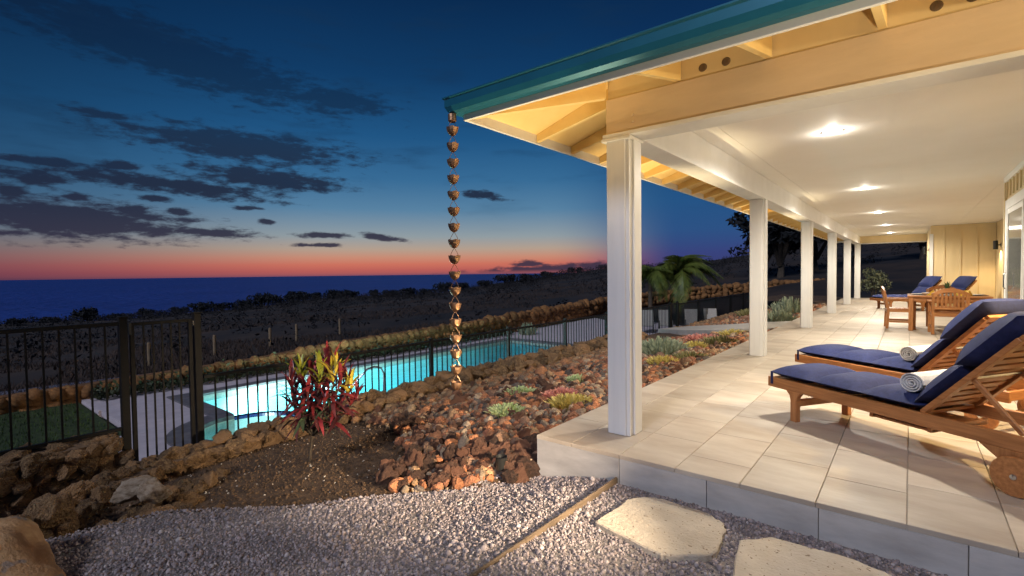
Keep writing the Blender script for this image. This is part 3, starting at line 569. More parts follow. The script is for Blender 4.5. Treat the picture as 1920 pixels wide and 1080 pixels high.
# scrub over the hillside (one mass)
n = 1500; r = 19+125*nr.random(n)**.6; a = np.radians(nr.uniform(-100, 15, n)); cx, cy = r*np.sin(a), r*np.cos(a); k = (cy < 60) | (r > 62); k &= ~((cx > -16) & (cy < 55) & (cx < 10)); cx, cy, r = cx[k], cy[k], r[k]; C = np.stack([cx, cy, hill(cx, cy)+.25], 1)
m_ = 340; r2_ = nr.uniform(100, 147, m_); a2_ = np.radians(nr.uniform(-96, -14, m_)); cx = np.append(cx, r2_*np.sin(a2_)); cy = np.append(cy, r2_*np.cos(a2_)); r = np.append(r, r2_); C = np.stack([cx, cy, hill(cx, cy)+.3], 1)
tag(inst('scrub', leaf_cloud(C, nr.uniform(.3, .85, len(cx))*(.5+r/90), 90000, .15, 'scrub', 'scrub')), 'dark low scrub covering the hillside', None, kind='stuff')
n = 70000; gr_ = 18.5+60*nr.random(n)**1.5; ga_ = np.radians(nr.uniform(-88, -12, n)); gx = gr_*np.sin(ga_); gy = gr_*np.cos(ga_); k = (gx < -16.5) & (fbm(gx, gy, .22, 3, 31) > -.25); gx, gy = gx[k], gy[k]; n = len(gx); gz = hill(gx, gy)-.02; hh = nr.uniform(.10, .30, n); a = nr.uniform(0, 6.28, n); w = .022
V = np.stack([np.stack([gx-w*np.cos(a), gy-w*np.sin(a), gz], 1), np.stack([gx+w*np.cos(a), gy+w*np.sin(a), gz], 1), np.stack([gx+nr.normal(0, .12, n), gy+nr.normal(0, .12, n), gz+hh], 1)], 1).reshape(-1, 3)
tag(inst('dry_grass', np_mesh('dry_grass', V, np.arange(len(V)).reshape(-1, 3), 'dry_grass')), 'pale dry grass on the slope beyond the boundary wall', None, kind='stuff')
# unlit lane beyond the wall
rp = [(-19.5, -6), (-18.6, 5), (-17.6, 14), (-17.2, 22)]; V = []; F = []
for i in range(24):
    t = i/23*3; k = min(int(t), 2); f = t-k; px = rp[k][0]*(1-f)+rp[k+1][0]*f; py = rp[k][1]*(1-f)+rp[k+1][1]*f
    for dx in (-.55, .55): V.append((px+dx, py, max(float(hill(px-.55, py)), float(hill(px+.55, py)))+.06))
for i in range(23): F.append((2*i, 2*i+1, 2*i+3, 2*i+2))
tag(inst('road', np_mesh('road', V, F, 'road')), 'narrow grey lane beyond the boundary wall', None, kind='structure')
for k, (x, y, d) in enumerate(((-22.5, 5.9, 'seen between the gate pickets'), (-23.4, 8.5, 'just right of the gate post'), (-24.3, 11.3, 'left of the red plant'), (-25, 13.0, 'behind the top left leaves of the red plant'), (-25.6, 15.9, 'farthest right of the row'))):
    z = float(hill(x, y)); b = MB().lathe([(.07, -.3), (.065, .85), (.05, .9), (0, .91)], 10); o = b.build('wooden_post', 'wood_post'); o.location = (x, y, z); tag(o, 'short wooden post on the dark slope, '+d, 'post', 'wooden posts on the slope')

# ------------------------------------------------------------------ hill trees
def make_tree(seed, w, h, n, leaf, m='far_leaf', trunk=.3, clumps=9):
    r = random.Random(seed); C = []; S = []
    for k in range(clumps):
        a = r.uniform(0, 6.28); q = r.uniform(.1, .75); C.append((math.cos(a)*q*w, math.sin(a)*q*w, h*(trunk+.25+r.uniform(0, .42)))); S.append(r.uniform(.22, .42)*w)
    cr = leaf_cloud(C, S, n, leaf, m, 'crown', .62)
    t = MB(); t.tube([(0, 0, -.5), (.06*w, 0, h*trunk*.6), (0, .05*w, h*(trunk+.2))], [.07*w, .055*w, .04*w], 7)
    for c in C[:6]: t.tube([(0, 0, h*trunk*.7), (c[0]*.5, c[1]*.5, (h*trunk*.7+c[2])/2+.1*h), c], [.04*w, .028*w, .01*w], 5)
    return t.mesh('trunk', 'bark'), cr
KT = [make_tree(k, 4.4, 3.6, 900, .36, trunk=.06, clumps=12) for k in range(5)]
tz = sorted([(-84, 104, .7), (-82, 128, 1.05), (-79.5, 120, .8), (-77.5, 132, .95), (-75.3, 126, .75), (-73, 138, 1.0), (-71, 122, 1.25), (-69.3, 134, .8), (-67.4, 122, 1.2), (-65.8, 130, 1.15), (-64.0, 127, 1.2), (-62.3, 136, 1.0), (-60.4, 140, .9), (-58.6, 130, 1.1), (-56.8, 134, 1.05), (-54.5, 140, 1.0), (-52.7, 132, 1.25), (-50.6, 128, 1.15), (-48.8, 138, 1.2), (-46.6, 140, 1.0), (-44.6, 134, 1.1), (-42.0, 138, 1.0), (-39.6, 140, .95), (-37.2, 118, 1.0), (-34.6, 138, .9), (-31.4, 136, 1.0)])
o2 = ['leftmost', 'second', 'third', 'fourth', 'fifth', 'sixth', 'seventh', 'eighth', 'ninth', 'tenth', 'eleventh', 'twelfth', 'thirteenth', 'fourteenth', 'fifteenth', 'sixteenth', 'seventeenth', 'eighteenth', 'nineteenth', 'twentieth', 'twenty-first', 'twenty-second', 'twenty-third', 'twenty-fourth', 'twenty-fifth', 'last']
for k, (a, r, s) in enumerate(tz):
    x, y = r*math.sin(rad(a)), r*math.cos(rad(a)); e_ = empty('scrub_tree', (x, y, float(hill(x, y))-.3), rnd.uniform(0, 6), 'dark flat topped tree on the coastal ridge, '+(o2[k]+' from the left' if 0 < k < len(tz)-1 else ('leftmost' if not k else 'rightmost of them all')), 'tree', 'trees along the coastal ridge')
    s *= rnd.choice((.5, .6, .7, .8, .9)); e_.scale = (s*rnd.uniform(.85, 1.2), s, s*rnd.uniform(.9, 1.3)); tm, cm_ = KT[k % 5]; inst('trunk', tm, e_); inst('crown', cm_, e_)
BT = [make_tree(40+k, 5.0, 8.5, 1500, .36, trunk=.25, clumps=14) for k in range(2)]
for k, (a, r, s, d) in enumerate(((-11.9, 60, .8, 'behind the third patio column'), (-10.4, 52, 1.0, 'between the third and fourth patio columns'), (-7.2, 56, 1.0, 'behind the fourth patio column'), (-3.9, 58, .8, 'left of the far patio opening'), (.8, 60, .8, 'seen through the far patio opening'))):
    x, y = r*math.sin(rad(a)), r*math.cos(rad(a)); e_ = empty('shade_tree', (x, y, max(-.3, float(hill(x, y)))-.2), k*1.3, 'large dark tree on the hill '+d, 'tree', 'dark trees behind the house'); e_.scale = (s, s, s*.9); tm, cm_ = BT[k % 2]; inst('trunk', tm, e_); inst('crown', cm_, e_)

# ------------------------------------------------------------------ palms, far shrub
def frond_mesh(L, seed):
    r = random.Random(seed); b = MB(); pts = []
    for i in range(13):
        t = i/12; pts.append(Vector((L*(t*.72+.0), 0, L*(.62*t-.98*t*t*t*.95-.12*t*t))))
    b.tube(pts, [.028*(1-.85*i/12) for i in range(13)], 5)
    for i in range(1, 46):
        t = .14+.86*i/46; k = min(int(t*12), 11); f = t*12-k; p = pts[k].lerp(pts[k+1], f); d = (pts[k+1]-pts[k]).normalized()
        ll = L*.34*(math.sin(PI*min(1, t*.86+.12))**.7)*r.uniform(.85, 1.1)
        for sd_ in (-1, 1):
            o_ = Vector((d.x*.5, sd_*.8, d.z*.5-.55*r.uniform(.6, 1.2))).normalized()*ll; w = d*.022
            b.add([p-w, p+w, p+o_*.55+w*1.1+Vector((0, 0, .02)), p+o_*.55-w*1.1+Vector((0, 0, .02)), p+o_+Vector((0, 0, -ll*.16))], [(0, 1, 2, 3), (3, 2, 4)])
    return b.mesh('frond', 'palm_leaf')
FR = [frond_mesh(1.9, k) for k in range(4)]
def palm(x, y, z, h, n, label, sc=1.0):
    e_ = empty('palm_tree', (x, y, z), 0, label, 'palm tree', 'young palms beyond the pool fence'); b = MB(); b.tube([(0, 0, -.3), (.02, 0, h*.4), (0, .03, h*.8), (0, 0, h)], [.14, .11, .09, .10], 10); b.build('trunk', 'bark', e_, smooth=True)
    for k in range(n): inst('frond', FR[k % 4], e_, (0, 0, h-.05), (0, rnd.uniform(-.75, .35) if k > 3 else rnd.uniform(-1.1, -.7), k*2.4+rnd.uniform(-.3, .3)), (sc*rnd.uniform(.85, 1.1),)*3)
palm(-9.4, 25.6, -1.3, 2.35, 19, 'young palm tree standing in clear view between the first two patio columns', 1.3)
palm(-10.4, 24.2, -1.3, 2.2, 15, 'young palm tree half hidden behind the nearest patio column', 1.05)
e_ = empty('shrub', (-1.35, 29.4, -.25), 0, 'leafy shrub lit by the patio at the far end', 'shrub')
b = MB()
for k in range(7): a = k*.9; b.tube([(0, 0, 0), (.15*math.cos(a), .15*math.sin(a), .6), (.45*math.cos(a), .45*math.sin(a), 1.15)], [.025, .018, .006], 5)
b.build('stem', 'bark', e_); inst('foliage', leaf_cloud([(0, 0, .9), (.35, .1, .8), (-.35, 0, .75), (.1, .3, 1.2), (-.15, -.2, 1.35), (.3, -.3, 1.1)], [.4, .35, .35, .35, .3, .3], 900, .075, 'suc_grey', 'foliage', 1), e_)

# ------------------------------------------------------------------ patio slab
PXL, PYF, PYB = -2.372, 3.27, 27.6
pf = MB(); pf.box(PXL+.02, 2.1, PYF+.02, PYB, -.75, -.012); patio = tag(pf.build('patio_floor', 'grout'), 'raised patio floor of beige stone tiles', None, kind='structure')
def tile_verts(b, x0, x1, y0, y1, z0=-.03, z1=0., c=.003):
    b.add([(x0, y0, z0), (x1, y0, z0), (x1, y1, z0), (x0, y1, z0), (x0, y0, z1-c), (x1, y0, z1-c), (x1, y1, z1-c), (x0, y1, z1-c), (x0+c, y0+c, z1), (x1-c, y0+c, z1), (x1-c, y1-c, z1), (x0+c, y1-c, z1)],
          [(0, 1, 5, 4), (1, 2, 6, 5), (2, 3, 7, 6), (3, 0, 4, 7), (4, 5, 9, 8), (5, 6, 10, 9), (6, 7, 11, 10), (7, 4, 8, 11), (8, 9, 10, 11)])
TX = [PXL-.012, -2.05, -1.64, -1.23, -.82, -.41, 0, .41, .82, 1.175]; TL = .615; gp = .0017; cache = {}; rest = MB(); ntile = 0
for c in range(len(TX)+1):
    x0, x1 = (TX[c], TX[c+1]) if c < len(TX)-1 else ((1.175, 1.65) if c == len(TX)-1 else (1.65, 2.13))
    y0 = PYF-.012; first = .31+.30*((c*2) % 3)/2 if c % 2 else .615
    if x0 > 1.1: y0 = 11.1
    y = y0; L = first
    while y < PYB:
        y1 = min(y+L, PYB); w, d = round(x1-x0, 3), round(y1-y, 3)
        if y < 19 and ntile < 290 and not (x0 > .8 and y < 7.0):
            key = (w, d)
            if key not in cache: bb = MB(); tile_verts(bb, gp-w/2, w/2-gp, gp-d/2, d/2-gp); cache[key] = bb.mesh('tile', 'tile')
            inst('tile', cache[key], patio, ((x0+x1)/2, (y+y1)/2, 0)); ntile += 1
        else: tile_verts(rest, x0+gp, x1-gp, y+gp, y1-gp)
        y = y1; L = TL
tag(rest.build('tiles', 'tile', patio), kind='stuff')
RX = [PXL-.012, -1.642, -1.02, -.395, .238, .87, 1.5, 2.1]
for a, c in zip(RX, RX[1:]):
    b = MB(); b.box(a+.002, c-.002, PYF-.010, PYF+.018, -.60, -.032); b.build('riser_tile', 'riser_tile', patio, bevel=.002)
yy = PYF+.02
while yy < 27: b = MB(); b.box(PXL-.010, PXL+.018, yy, yy+.61, -.6, -.032); b.build('riser_tile', 'riser_tile', patio); yy += .615
# stepping stones and timber edging
def slab(name, pts, z, label):
    n = len(pts); q = []
    for i in range(n):
        (xa, ya), (xb, yb) = pts[i], pts[(i+1) % n]
        for t in (0, .25, .5, .75): q.append((xa+(xb-xa)*t+rnd.uniform(-.008, .008), ya+(yb-ya)*t+rnd.uniform(-.008, .008)))
    b = MB(); b.prism(q, z-.07, z); return tag(b.build(name, 'step_stone', bevel=.007), label, 'stepping stone', 'stepping stones')
slab('stepping_stone', [(-1.465, 2.60), (-1.445, 2.99), (-1.38, 3.09), (-1.26, 3.14), (-.945, 3.11), (-.85, 3.05), (-.825, 2.97), (-.79, 2.72), (-.83, 2.64), (-.985, 2.52), (-1.03, 2.505)], -.172, 'whole beige stepping stone lying beside the timber edging')
slab('stepping_stone', [(-.66, 2.50), (-.735, 2.92), (-.60, 3.07), (-.20, 3.09), (.02, 3.0), (.08, 2.6), (-.1, 2.3), (-.5, 2.28)], -.178, 'beige stepping stone cut off by the bottom edge of the photo')
b = MB()
pts = [(-1.655, 3.245, -.185), (-1.675, 2.7, -.195), (-1.70, 2.2, -.205), (-1.725, 1.6, -.215), (-1.75, .8, -.22), (-1.76, -.5, -.22)]
for p, q in zip(pts, pts[1:]): b.bar(p, q, .015, .05)
tag(b.build('timber_edging', 'timber', bevel=.004), 'thin weathered timber edging strip across the gravel', 'edging')
b = MB()
for k in range(14): a = rnd.uniform(0, 6.28); b.add([(.008*math.cos(a), .008*math.sin(a), 0), (-.004*math.cos(a), -.004*math.sin(a), 0), (rnd.uniform(-.03, .03), rnd.uniform(-.03, .03), rnd.uniform(.05, .09))], [(0, 1, 2)])
o = b.build('weed', 'grass'); o.location = (-3.28, .70, float(hyard(-3.28, .7))); tag(o, 'tiny green weed in the gravel beside the boulder', 'weed')

# ------------------------------------------------------------------ house
house = empty('house', (0, 0, 0), 0, 'cream house with a deep covered patio on white posts', 'house')
CW = .20; CX0, CX1 = -1.95, -1.75; CZ = 2.45; CEIL = 2.76; EX, EY, EZ = -2.79, 2.87, 2.555
COLY = [3.675+4.635*k for k in range(6)]
for y in COLY:
    b = MB(); b.box(CX0, CX1, y, y+CW, 0, CZ-.034); c = b.build('column', 'column_paint', house, bevel=.004)
    b = MB(); b.box(CX0+.012, CX1-.03, y-.018, y-.001, .003, CZ-.034); b.build('face_board', 'column_paint', c, bevel=.003)
    b = MB(); b.box(CX1+.001, CX1+.018, y+.055, y+CW-.012, .003, CZ-.034); b.build('face_board', 'column_paint', c, bevel=.003)
BR = 9.0
# beams (tan outside, white inside) with the white trim under them
b = MB(); b.box(CX0, BR, 3.675, 3.72, CZ+.002, 2.735); fb = b.build('beam', 'tan_beam', house, bevel=.003)
for zz in (2.52, 2.575):
    q = MB().lathe([(0, .006), (.011, .006), (.013, 0)], 10); o = q.build('bolt', 'tan_beam', fb); o.location = (-1.72, 3.672, zz); o.rotation_euler = (PI/2, 0, 0)
b = MB(); b.box(CX0, CX0+.045, 3.722, COLY[-1]+CW, CZ+.002, 2.735); b.build('beam', 'yellow_wall', house)
b = MB(); b.box(CX0+.047, BR, 3.722, 3.875, CZ+.002, 3.0); b.build('beam', 'white_paint', house)
b = MB(); b.box(CX0+.047, CX1, 3.877, COLY[-1]+CW, CZ+.002, 3.0); b.build('beam', 'white_paint', house)
b = MB(); b.box(CX0-.022, BR, 3.650, 3.90, CZ-.032, CZ); b.build('trim', 'white_paint', house, bevel=.003)
b = MB(); b.box(CX0-.022, CX1+.02, 3.902, COLY[-1]+CW, CZ-.032, CZ); b.build('trim', 'white_paint', house, bevel=.003)
b = MB(); b.box(CX0-.03, CX1+.022, 3.645, 3.9, CZ-.034, CZ-.06); b.build('capital', 'white_paint', house, bevel=.003)
ye = COLY[-1]; b = MB(); b.box(CX1+.002, .53, ye+.02, ye+.18, CZ+.002, 3.0); b.build('beam', 'yellow_wall', house); b = MB(); b.box(CX1+.022, .53, ye, ye+.2, CZ-.032, CZ); b.build('trim', 'white_paint', house)
# ceiling panels
ceil = MB(); ceil.box(CX1+.001, BR, 3.876, ye+.02, CEIL+.006, CEIL+.05); cl = ceil.build('ceiling', 'ceiling_paint', house)
for a, c in ((CX1+.002, -1.5), (-1.496, 1.168), (1.172, 2.2)): b = MB(); b.box(a, c-.0, 3.878, ye+.018, CEIL-.006, CEIL+.004); b.build('ceiling_panel', 'ceiling_paint', cl)
# hip roof
roof = MB(); slope = .33; RX1, RY1 = 9.5, ye+1.0; ridge = 2.6
def rz(o): return EZ+.075+slope*o
def roof_sheet(z0): 
    o = 3.6; return [(EX, EY, z0), (RX1, EY, z0), (RX1, EY+o, z0+slope*o), (EX+o, EY+o, z0+slope*o), (EX, RY1, z0), (EX+o, RY1-o, z0+slope*o), (RX1, RY1, z0), (RX1, RY1-o, z0+slope*o)]
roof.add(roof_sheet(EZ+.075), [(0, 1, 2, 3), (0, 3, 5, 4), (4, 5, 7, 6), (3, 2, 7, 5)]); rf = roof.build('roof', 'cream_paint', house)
b = MB(); b.add(roof_sheet(EZ+.125), [(0, 1, 2, 3), (0, 3, 5, 4), (4, 5, 7, 6), (3, 2, 7, 5)]); b.build('roofing', 'roof_metal', rf)
b = MB(); b.box(EX, RX1, EY, EY+.025, EZ, EZ+.12); b.build('fascia', 'white_paint', rf, bevel=.002)
b = MB(); b.box(EX, EX+.025, EY+.026, RY1, EZ, EZ+.12); b.build('fascia', 'white_paint', rf, bevel=.002)
b = MB(); b.box(EX+.026, RX1, RY1-.025, RY1, EZ, EZ+.12); b.build('fascia', 'white_paint', rf)
GP = [(0, .045), (.05, .045), (.085, .062), (.105, .10), (.105, .155), (.118, .165), (.118, .175), (.10, .178), (.0, .17)]
b = MB(); n = len(GP); A = [(RX1, EY-o, EZ+z) for o, z in GP]; B = [(EX-o, EY-o, EZ+z) for o, z in GP]; C_ = [(EX-o, RY1, EZ+z) for o, z in GP]
b.add(A+B+C_, [tuple(range(n))]+[(i, n+i, n+(i+1) % n, (i+1) % n) for i in range(n)]+[(n+i, 2*n+i, 2*n+(i+1) % n, n+(i+1) % n) for i in range(n)]+[tuple(range(2*n, 3*n))])
b.build('gutter', 'teal_metal', rf)
b = MB().lathe([(.034, 0), (.034, -.05), (.026, -.06), (.026, 0)], 14, (EX-.062, EY-.062, EZ+.047)); b.build('gutter_outlet', 'copper', rf)
def rafter(p, q, upz0, upz1, t=.042):  # tapered board from fascia point p to beam point q
    p, q = Vector(p), Vector(q); d = (q-p); d.z = 0; s_ = Vector((d.y, -d.x, 0)).normalized()*t/2; b = MB()
    v = []
    for s in (-1, 1): v += [p+s_*s+Vector((0, 0, EZ+.012)), q+s_*s+Vector((0, 0, 2.742)), q+s_*s+Vector((0, 0, upz1)), p+s_*s+Vector((0, 0, upz0))]
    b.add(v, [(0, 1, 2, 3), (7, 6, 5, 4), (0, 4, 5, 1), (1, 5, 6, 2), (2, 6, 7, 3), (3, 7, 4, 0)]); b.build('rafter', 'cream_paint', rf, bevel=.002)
ov = 3.675-EY; x = -1.353
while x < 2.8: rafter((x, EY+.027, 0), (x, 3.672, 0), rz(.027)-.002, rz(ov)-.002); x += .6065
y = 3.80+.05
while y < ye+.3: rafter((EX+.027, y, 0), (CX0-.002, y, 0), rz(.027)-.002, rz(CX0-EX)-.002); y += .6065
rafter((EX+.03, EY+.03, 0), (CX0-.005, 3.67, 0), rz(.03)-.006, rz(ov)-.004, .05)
# frieze boards above the beams with vent holes
b = MB(); b.box(CX0+.012, BR, 3.69, 3.715, 2.737, rz(ov)+.02); fr = b.build('frieze', 'yellow_wall', house)
b = MB(); b.box(CX0+.015, CX0+.04, 3.722, ye+.1, 2.737, rz(ov)+.02); b.build('frieze', 'yellow_wall', house)
for xx in (-1.18, -1.02, .1, .25, .7, .85):
    o = MB().lathe([(0, .003), (.027, .003), (.030, 0)], 16).build('vent', 'timber', fr); o.location = (xx, 3.689, 2.80); o.rotation_euler = (PI/2, 0, 0)
# walls
NW = 1.18; RW = 2.13; PWY = 22.0; NWE = 11.1
wl_ = MB(); wl_.box(NW, NW+.12, 3.88, NWE, 0, CEIL-.01); nwall = wl_.build('wall', 'yellow_wall', house)
b = MB(); b.box(NW, NW+.95, NWE-.13, NWE-.004, 0, CEIL-.012); b.build('wall', 'yellow_wall', house)
b = MB(); b.box(RW, RW+.12, NWE, PWY, 0, CEIL-.01); rwall = b.build('wall', 'yellow_wall', house)
b = MB(); b.box(.53, RW-.002, PWY, PWY+.12, 0, CEIL-.01); pwall = b.build('wall', 'yellow_wall', house)
b = MB(); b.box(.53, .65, PWY+.121, ye+.2, 0, CEIL-.01); b.build('wall', 'yellow_wall', house)
b = MB(); b.box(NW, BR, 3.722, 3.875, -.4, CZ-.035); fwall = b.build('wall', 'yellow_wall', house)
def batten(par, *bx): q = MB(); q.box(*bx); q.build('batten', 'yellow_wall', par, bevel=.003)
yy = 4.2
while yy < NWE-.1: batten(nwall, NW-.02, NW-.001, yy, yy+.045, (2.42 if yy > 6.4 else 0), CEIL-.1); yy += .305
xx = .86
while xx < RW-.05: batten(pwall, xx, xx+.045, PWY-.02, PWY-.001, 0, CEIL-.1); xx += .405
xx = NW+.4
while xx < 5: batten(fwall, xx, xx+.045, 3.70, 3.721, -.4, CZ-.04); xx += .405
b = MB(); b.box(NW-.028, NW-.001, NWE-.09, NWE-.004, 0, CEIL-.1); b.build('corner_board', 'yellow_wall', nwall)
b = MB(); b.box(NW-.03, NW-.001, 3.9, NWE-.004, CEIL-.098, CEIL-.012); b.build('crown_trim', 'ceiling_paint', nwall)
b = MB(); b.box(.505, .60, PWY-.03, PWY-.001, 0, CZ+.02); b.box(.505, .529, PWY, PWY+.1, 0, CZ+.02); b.build('corner_board', 'white_paint', pwall)
b = MB(); b.box(.6, RW-.003, PWY-.03, PWY-.001, CEIL-.098, CEIL-.012); b.build('crown_trim', 'yellow_wall', pwall)
# sliding door
D0, D1, DT = 6.45, 10.85, 2.36
b = MB(); b.box(NW-.035, NW-.001, D1-.14, D1, .0, DT); b.box(NW-.035, NW-.001, D0, D0+.14, 0, DT); b.box(NW-.037, NW-.001, D0, D1, DT-.14, DT+.0); door = b.build('door', 'white_paint', nwall, bevel=.003)
for k in range(3):
    a = D0+.15+(D1-D0-.3)*k/3; c = a+(D1-D0-.3)/3
    q = MB(); xo = NW-.030+.009*(k % 2)
    q.box(xo, xo+.02, a+.004, a+.07, .02, DT-.145); q.box(xo, xo+.02, c-.07, c-.004, .02, DT-.145); q.box(xo, xo+.02, a+.07, c-.07, .02, .12); q.box(xo, xo+.02, a+.07, c-.07, DT-.22, DT-.145); q.build('sash', 'white_paint', door)
    q = MB(); q.box(xo+.008, xo+.012, a+.07, c-.07, .12, DT-.22); q.build('pane', 'door_glass', door)
q = MB().tube([(NW-.06, D1-.33, 1.0), (NW-.075, D1-.33, 1.03), (NW-.075, D1-.33, 1.22), (NW-.06, D1-.33, 1.25)], .009, 6); q.build('handle', 'steel', door)

# ------------------------------------------------------------------ lamps
for k, (y, d) in enumerate(((6.1, 'nearest the camera'), (10.8, 'second from the camera'), (15.6, 'third from the camera'), (20.4, 'fourth from the camera'), (25.0, 'farthest from the camera'))):
    e_ = empty('recessed_light', (-.64, y, CEIL-.006), 0, 'lit round recessed ceiling downlight '+d, 'ceiling light', 'recessed patio downlights')
    MB().lathe([(.075, -.0015), (.078, -.004), (.10, -.004), (.104, -.0005)], 28).build('trim_ring', 'white_paint', e_, smooth=True)
    MB().lathe([(.0, -.004), (.074, -.004)], 28).build('lens', 'lamp_glow', e_)
    l = bpy.data.lights.new('downlight', 'SPOT'); l.spot_size = rad(168); l.spot_blend = .55; l.shadow_soft_size = .075; l.energy = 435; l.color = (1, .925, .79)
    lo = link(bpy.data.objects.new('downlight', l)); lo.location = (-.64, y, CEIL-.02)
    l = bpy.data.lights.new('lens_spill', 'POINT'); l.energy = 9; l.color = (1, .925, .79); l.shadow_soft_size = .012
    lo = link(bpy.data.objects.new('lens_spill', l)); lo.location = (-.64, y, CEIL-.034)
def sconce(loc, rz_, label, power, updown=False):
    e_ = empty('wall_sconce', loc, rz_, label, 'wall lamp', 'dark cylinder wall lamps')     # local -Y faces out of the wall
    MB().lathe([(.055, -.13), (.055, .13), (0, .13)], 18, (0, -.12, 0)).build('shade', 'black_metal', e_, smooth=False)
    q = MB(); q.box(-.05, .05, -.012, 0, -.06, .06); q.box(-.015, .015, -.07, -.012, -.015, .015); q.build('bracket', 'black_metal', e_)
    MB().lathe([(0, -.10), (.05, -.10)], 16, (0, -.12, 0)).build('bulb', 'sconce_glow', e_)
    l = bpy.data.lights.new('sconce_lamp', 'SPOT'); l.energy = power; l.color = (1, .74, .38); l.spot_size = rad(150); l.spot_blend = .6; l.shadow_soft_size = .04
    lo = link(bpy.data.objects.new('sconce_lamp', l)); lo.location = Vector(loc)+Euler((0, 0, rz_)).to_matrix() @ Vector((0, -.12, -.125))
sconce((RW-.002, 20.9, 2.0), -PI/2, 'dark cylinder wall lamp glowing on the recessed wall at the far right', 60)
sconce((.503, 22.6, 1.95), -PI/2, 'dark cylinder wall lamp on the corner beside the far patio opening', 14)
sconce((NW-.003, 5.6, 1.95), -PI/2, 'dark cylinder wall lamp on the near house wall above the nearest loungers', 170)
# added fill lamp out of view: one head for the planting bed, one for the eave
def spot_head(par, loc, aim, power, cone, color, blend=1.0):
    loc, aim = Vector(loc), Vector(aim); dv = (aim-loc).normalized()
    o = MB().lathe([(0, -.07), (.04, -.06), (.05, .05), (.046, .05), (.04, .0), (0, .0)], 20).build('head', 'black_metal', par); o.location = loc-Vector(par.location); o.rotation_euler = dv.to_track_quat('Z', 'Y').to_euler()
    l = bpy.data.lights.new('spot_lamp', 'SPOT'); l.energy = power; l.color = color; l.spot_size = rad(cone); l.spot_blend = blend; l.shadow_soft_size = .045
    lo = link(bpy.data.objects.new('spot_lamp', l)); lo.location = loc+dv*.07; lo.rotation_euler = dv.to_track_quat('-Z', 'Y').to_euler()
e_ = empty('fill_post_lamp', (.75, 1.95, float(hyard(.75, 1.95))), 0, 'added fill lamp with two heads on a black post, out of view', 'garden light')
MB().tube([(0, 0, -.1), (0, 0, 1.05)], .018, 10).build('post', 'black_metal', e_)
spot_head(e_, (.70, 1.98, .84), (-4.9, 3.2, -.45), 1250, 40, (1, .80, .56)); spot_head(e_, (.75, 2.02, .88), (-1.0, 3.2, 2.9), 120, 80, (1, .80, .50))
e_ = empty('eave_light', (1.62, 3.1, 2.70), 0, 'small black lamp under the front eave, aimed along the rafters', 'eave light')
q = MB(); q.box(-.04, .04, -.04, .04, -.012, .012); q.build('base_plate', 'black_metal', e_, bevel=.003)
q = MB(); q.bar((0, 0, -.012), (0, 0, -.2), .016, .016, (0, 1, 0)); q.build('arm', 'black_metal', e_)
spot_head(e_, (1.60, 3.1, 2.475), (-2.0, 3.2, 2.66), 60, 110, (1, .80, .48))
for x, y, aim, pw, d in ((-2.60, 3.06, (-2.55, 3.05, 2.6), 270, 'among the lava rocks at the patio corner'), (-2.68, 5.5, (-2.52, 5.9, 2.7), 300, 'in the bed behind the nearest column'), (-2.68, 12.25, (-2.52, 11.5, 2.7), 300, 'in the bed behind the second column')):
    z = float(hyard(x, y)); e_ = empty('garden_spotlight', (x, y, z), 0, 'small black garden spotlight '+d, 'garden light', 'spotlights under the eave')
    MB().tube([(0, 0, -.1), (0, 0, .05)], .009, 8).build('stake', 'black_metal', e_); spot_head(e_, (x, y, z+.1), aim, pw, 56, (1, .79, .45))

# ------------------------------------------------------------------ rain chains
cup = MB()
prof = [(.012, -.052), (.022, -.046), (.036, -.028), (.0445, -.006), (.0475, .012), (.0445, .012), (.041, -.006), (.032, -.027), (.018, -.042), (0, -.045)]
nn_ = 20; base = len(cup.v)
for r, z in prof:
    for k in range(nn_): a = 2*PI*k/nn_; w = r*(1+.045*(k % 2))*(1) ; zz = z+(.006 if (z > .01 and k % 4 < 2) else 0); cup.v.append((w*math.cos(a), w*math.sin(a), zz))
for i in range(len(prof)-1):
    for k in range(nn_): a = base+i*nn_+k; c = base+i*nn_+(k+1) % nn_; cup.f.append((a, c, c+nn_, a+nn_))
cupm = cup.mesh('cup', 'copper'); lk = MB()
for sx in (-1, 1): lk.tube([(sx*.036, 0, .006), (sx*.02, 0, .045), (0, 0, .078)], .0022, 5)
lkm = lk.mesh('link', 'copper')
def chain(x, y, z1, z0, label):
    e_ = empty('rain_chain', (x, y, z0), 0, label, 'rain chain', 'copper rain chains')
    z = z1-.07; k = 0
    while z > z0+.05:
        inst('cup', cupm, e_, (0, 0, z-z0), (0, 0, k*.4+.3)); inst('link', lkm, e_, (0, 0, z-z0), (0, 0, .68)); z -= .1275; k += 1
chain(EX-.062, EY-.062, EZ, .36, 'copper cup rain chain hanging from the near corner of the gutter')
chain(EX-.062, RY1-.1, EZ+.03, -.25, 'distant copper rain chain at the far end of the eave')

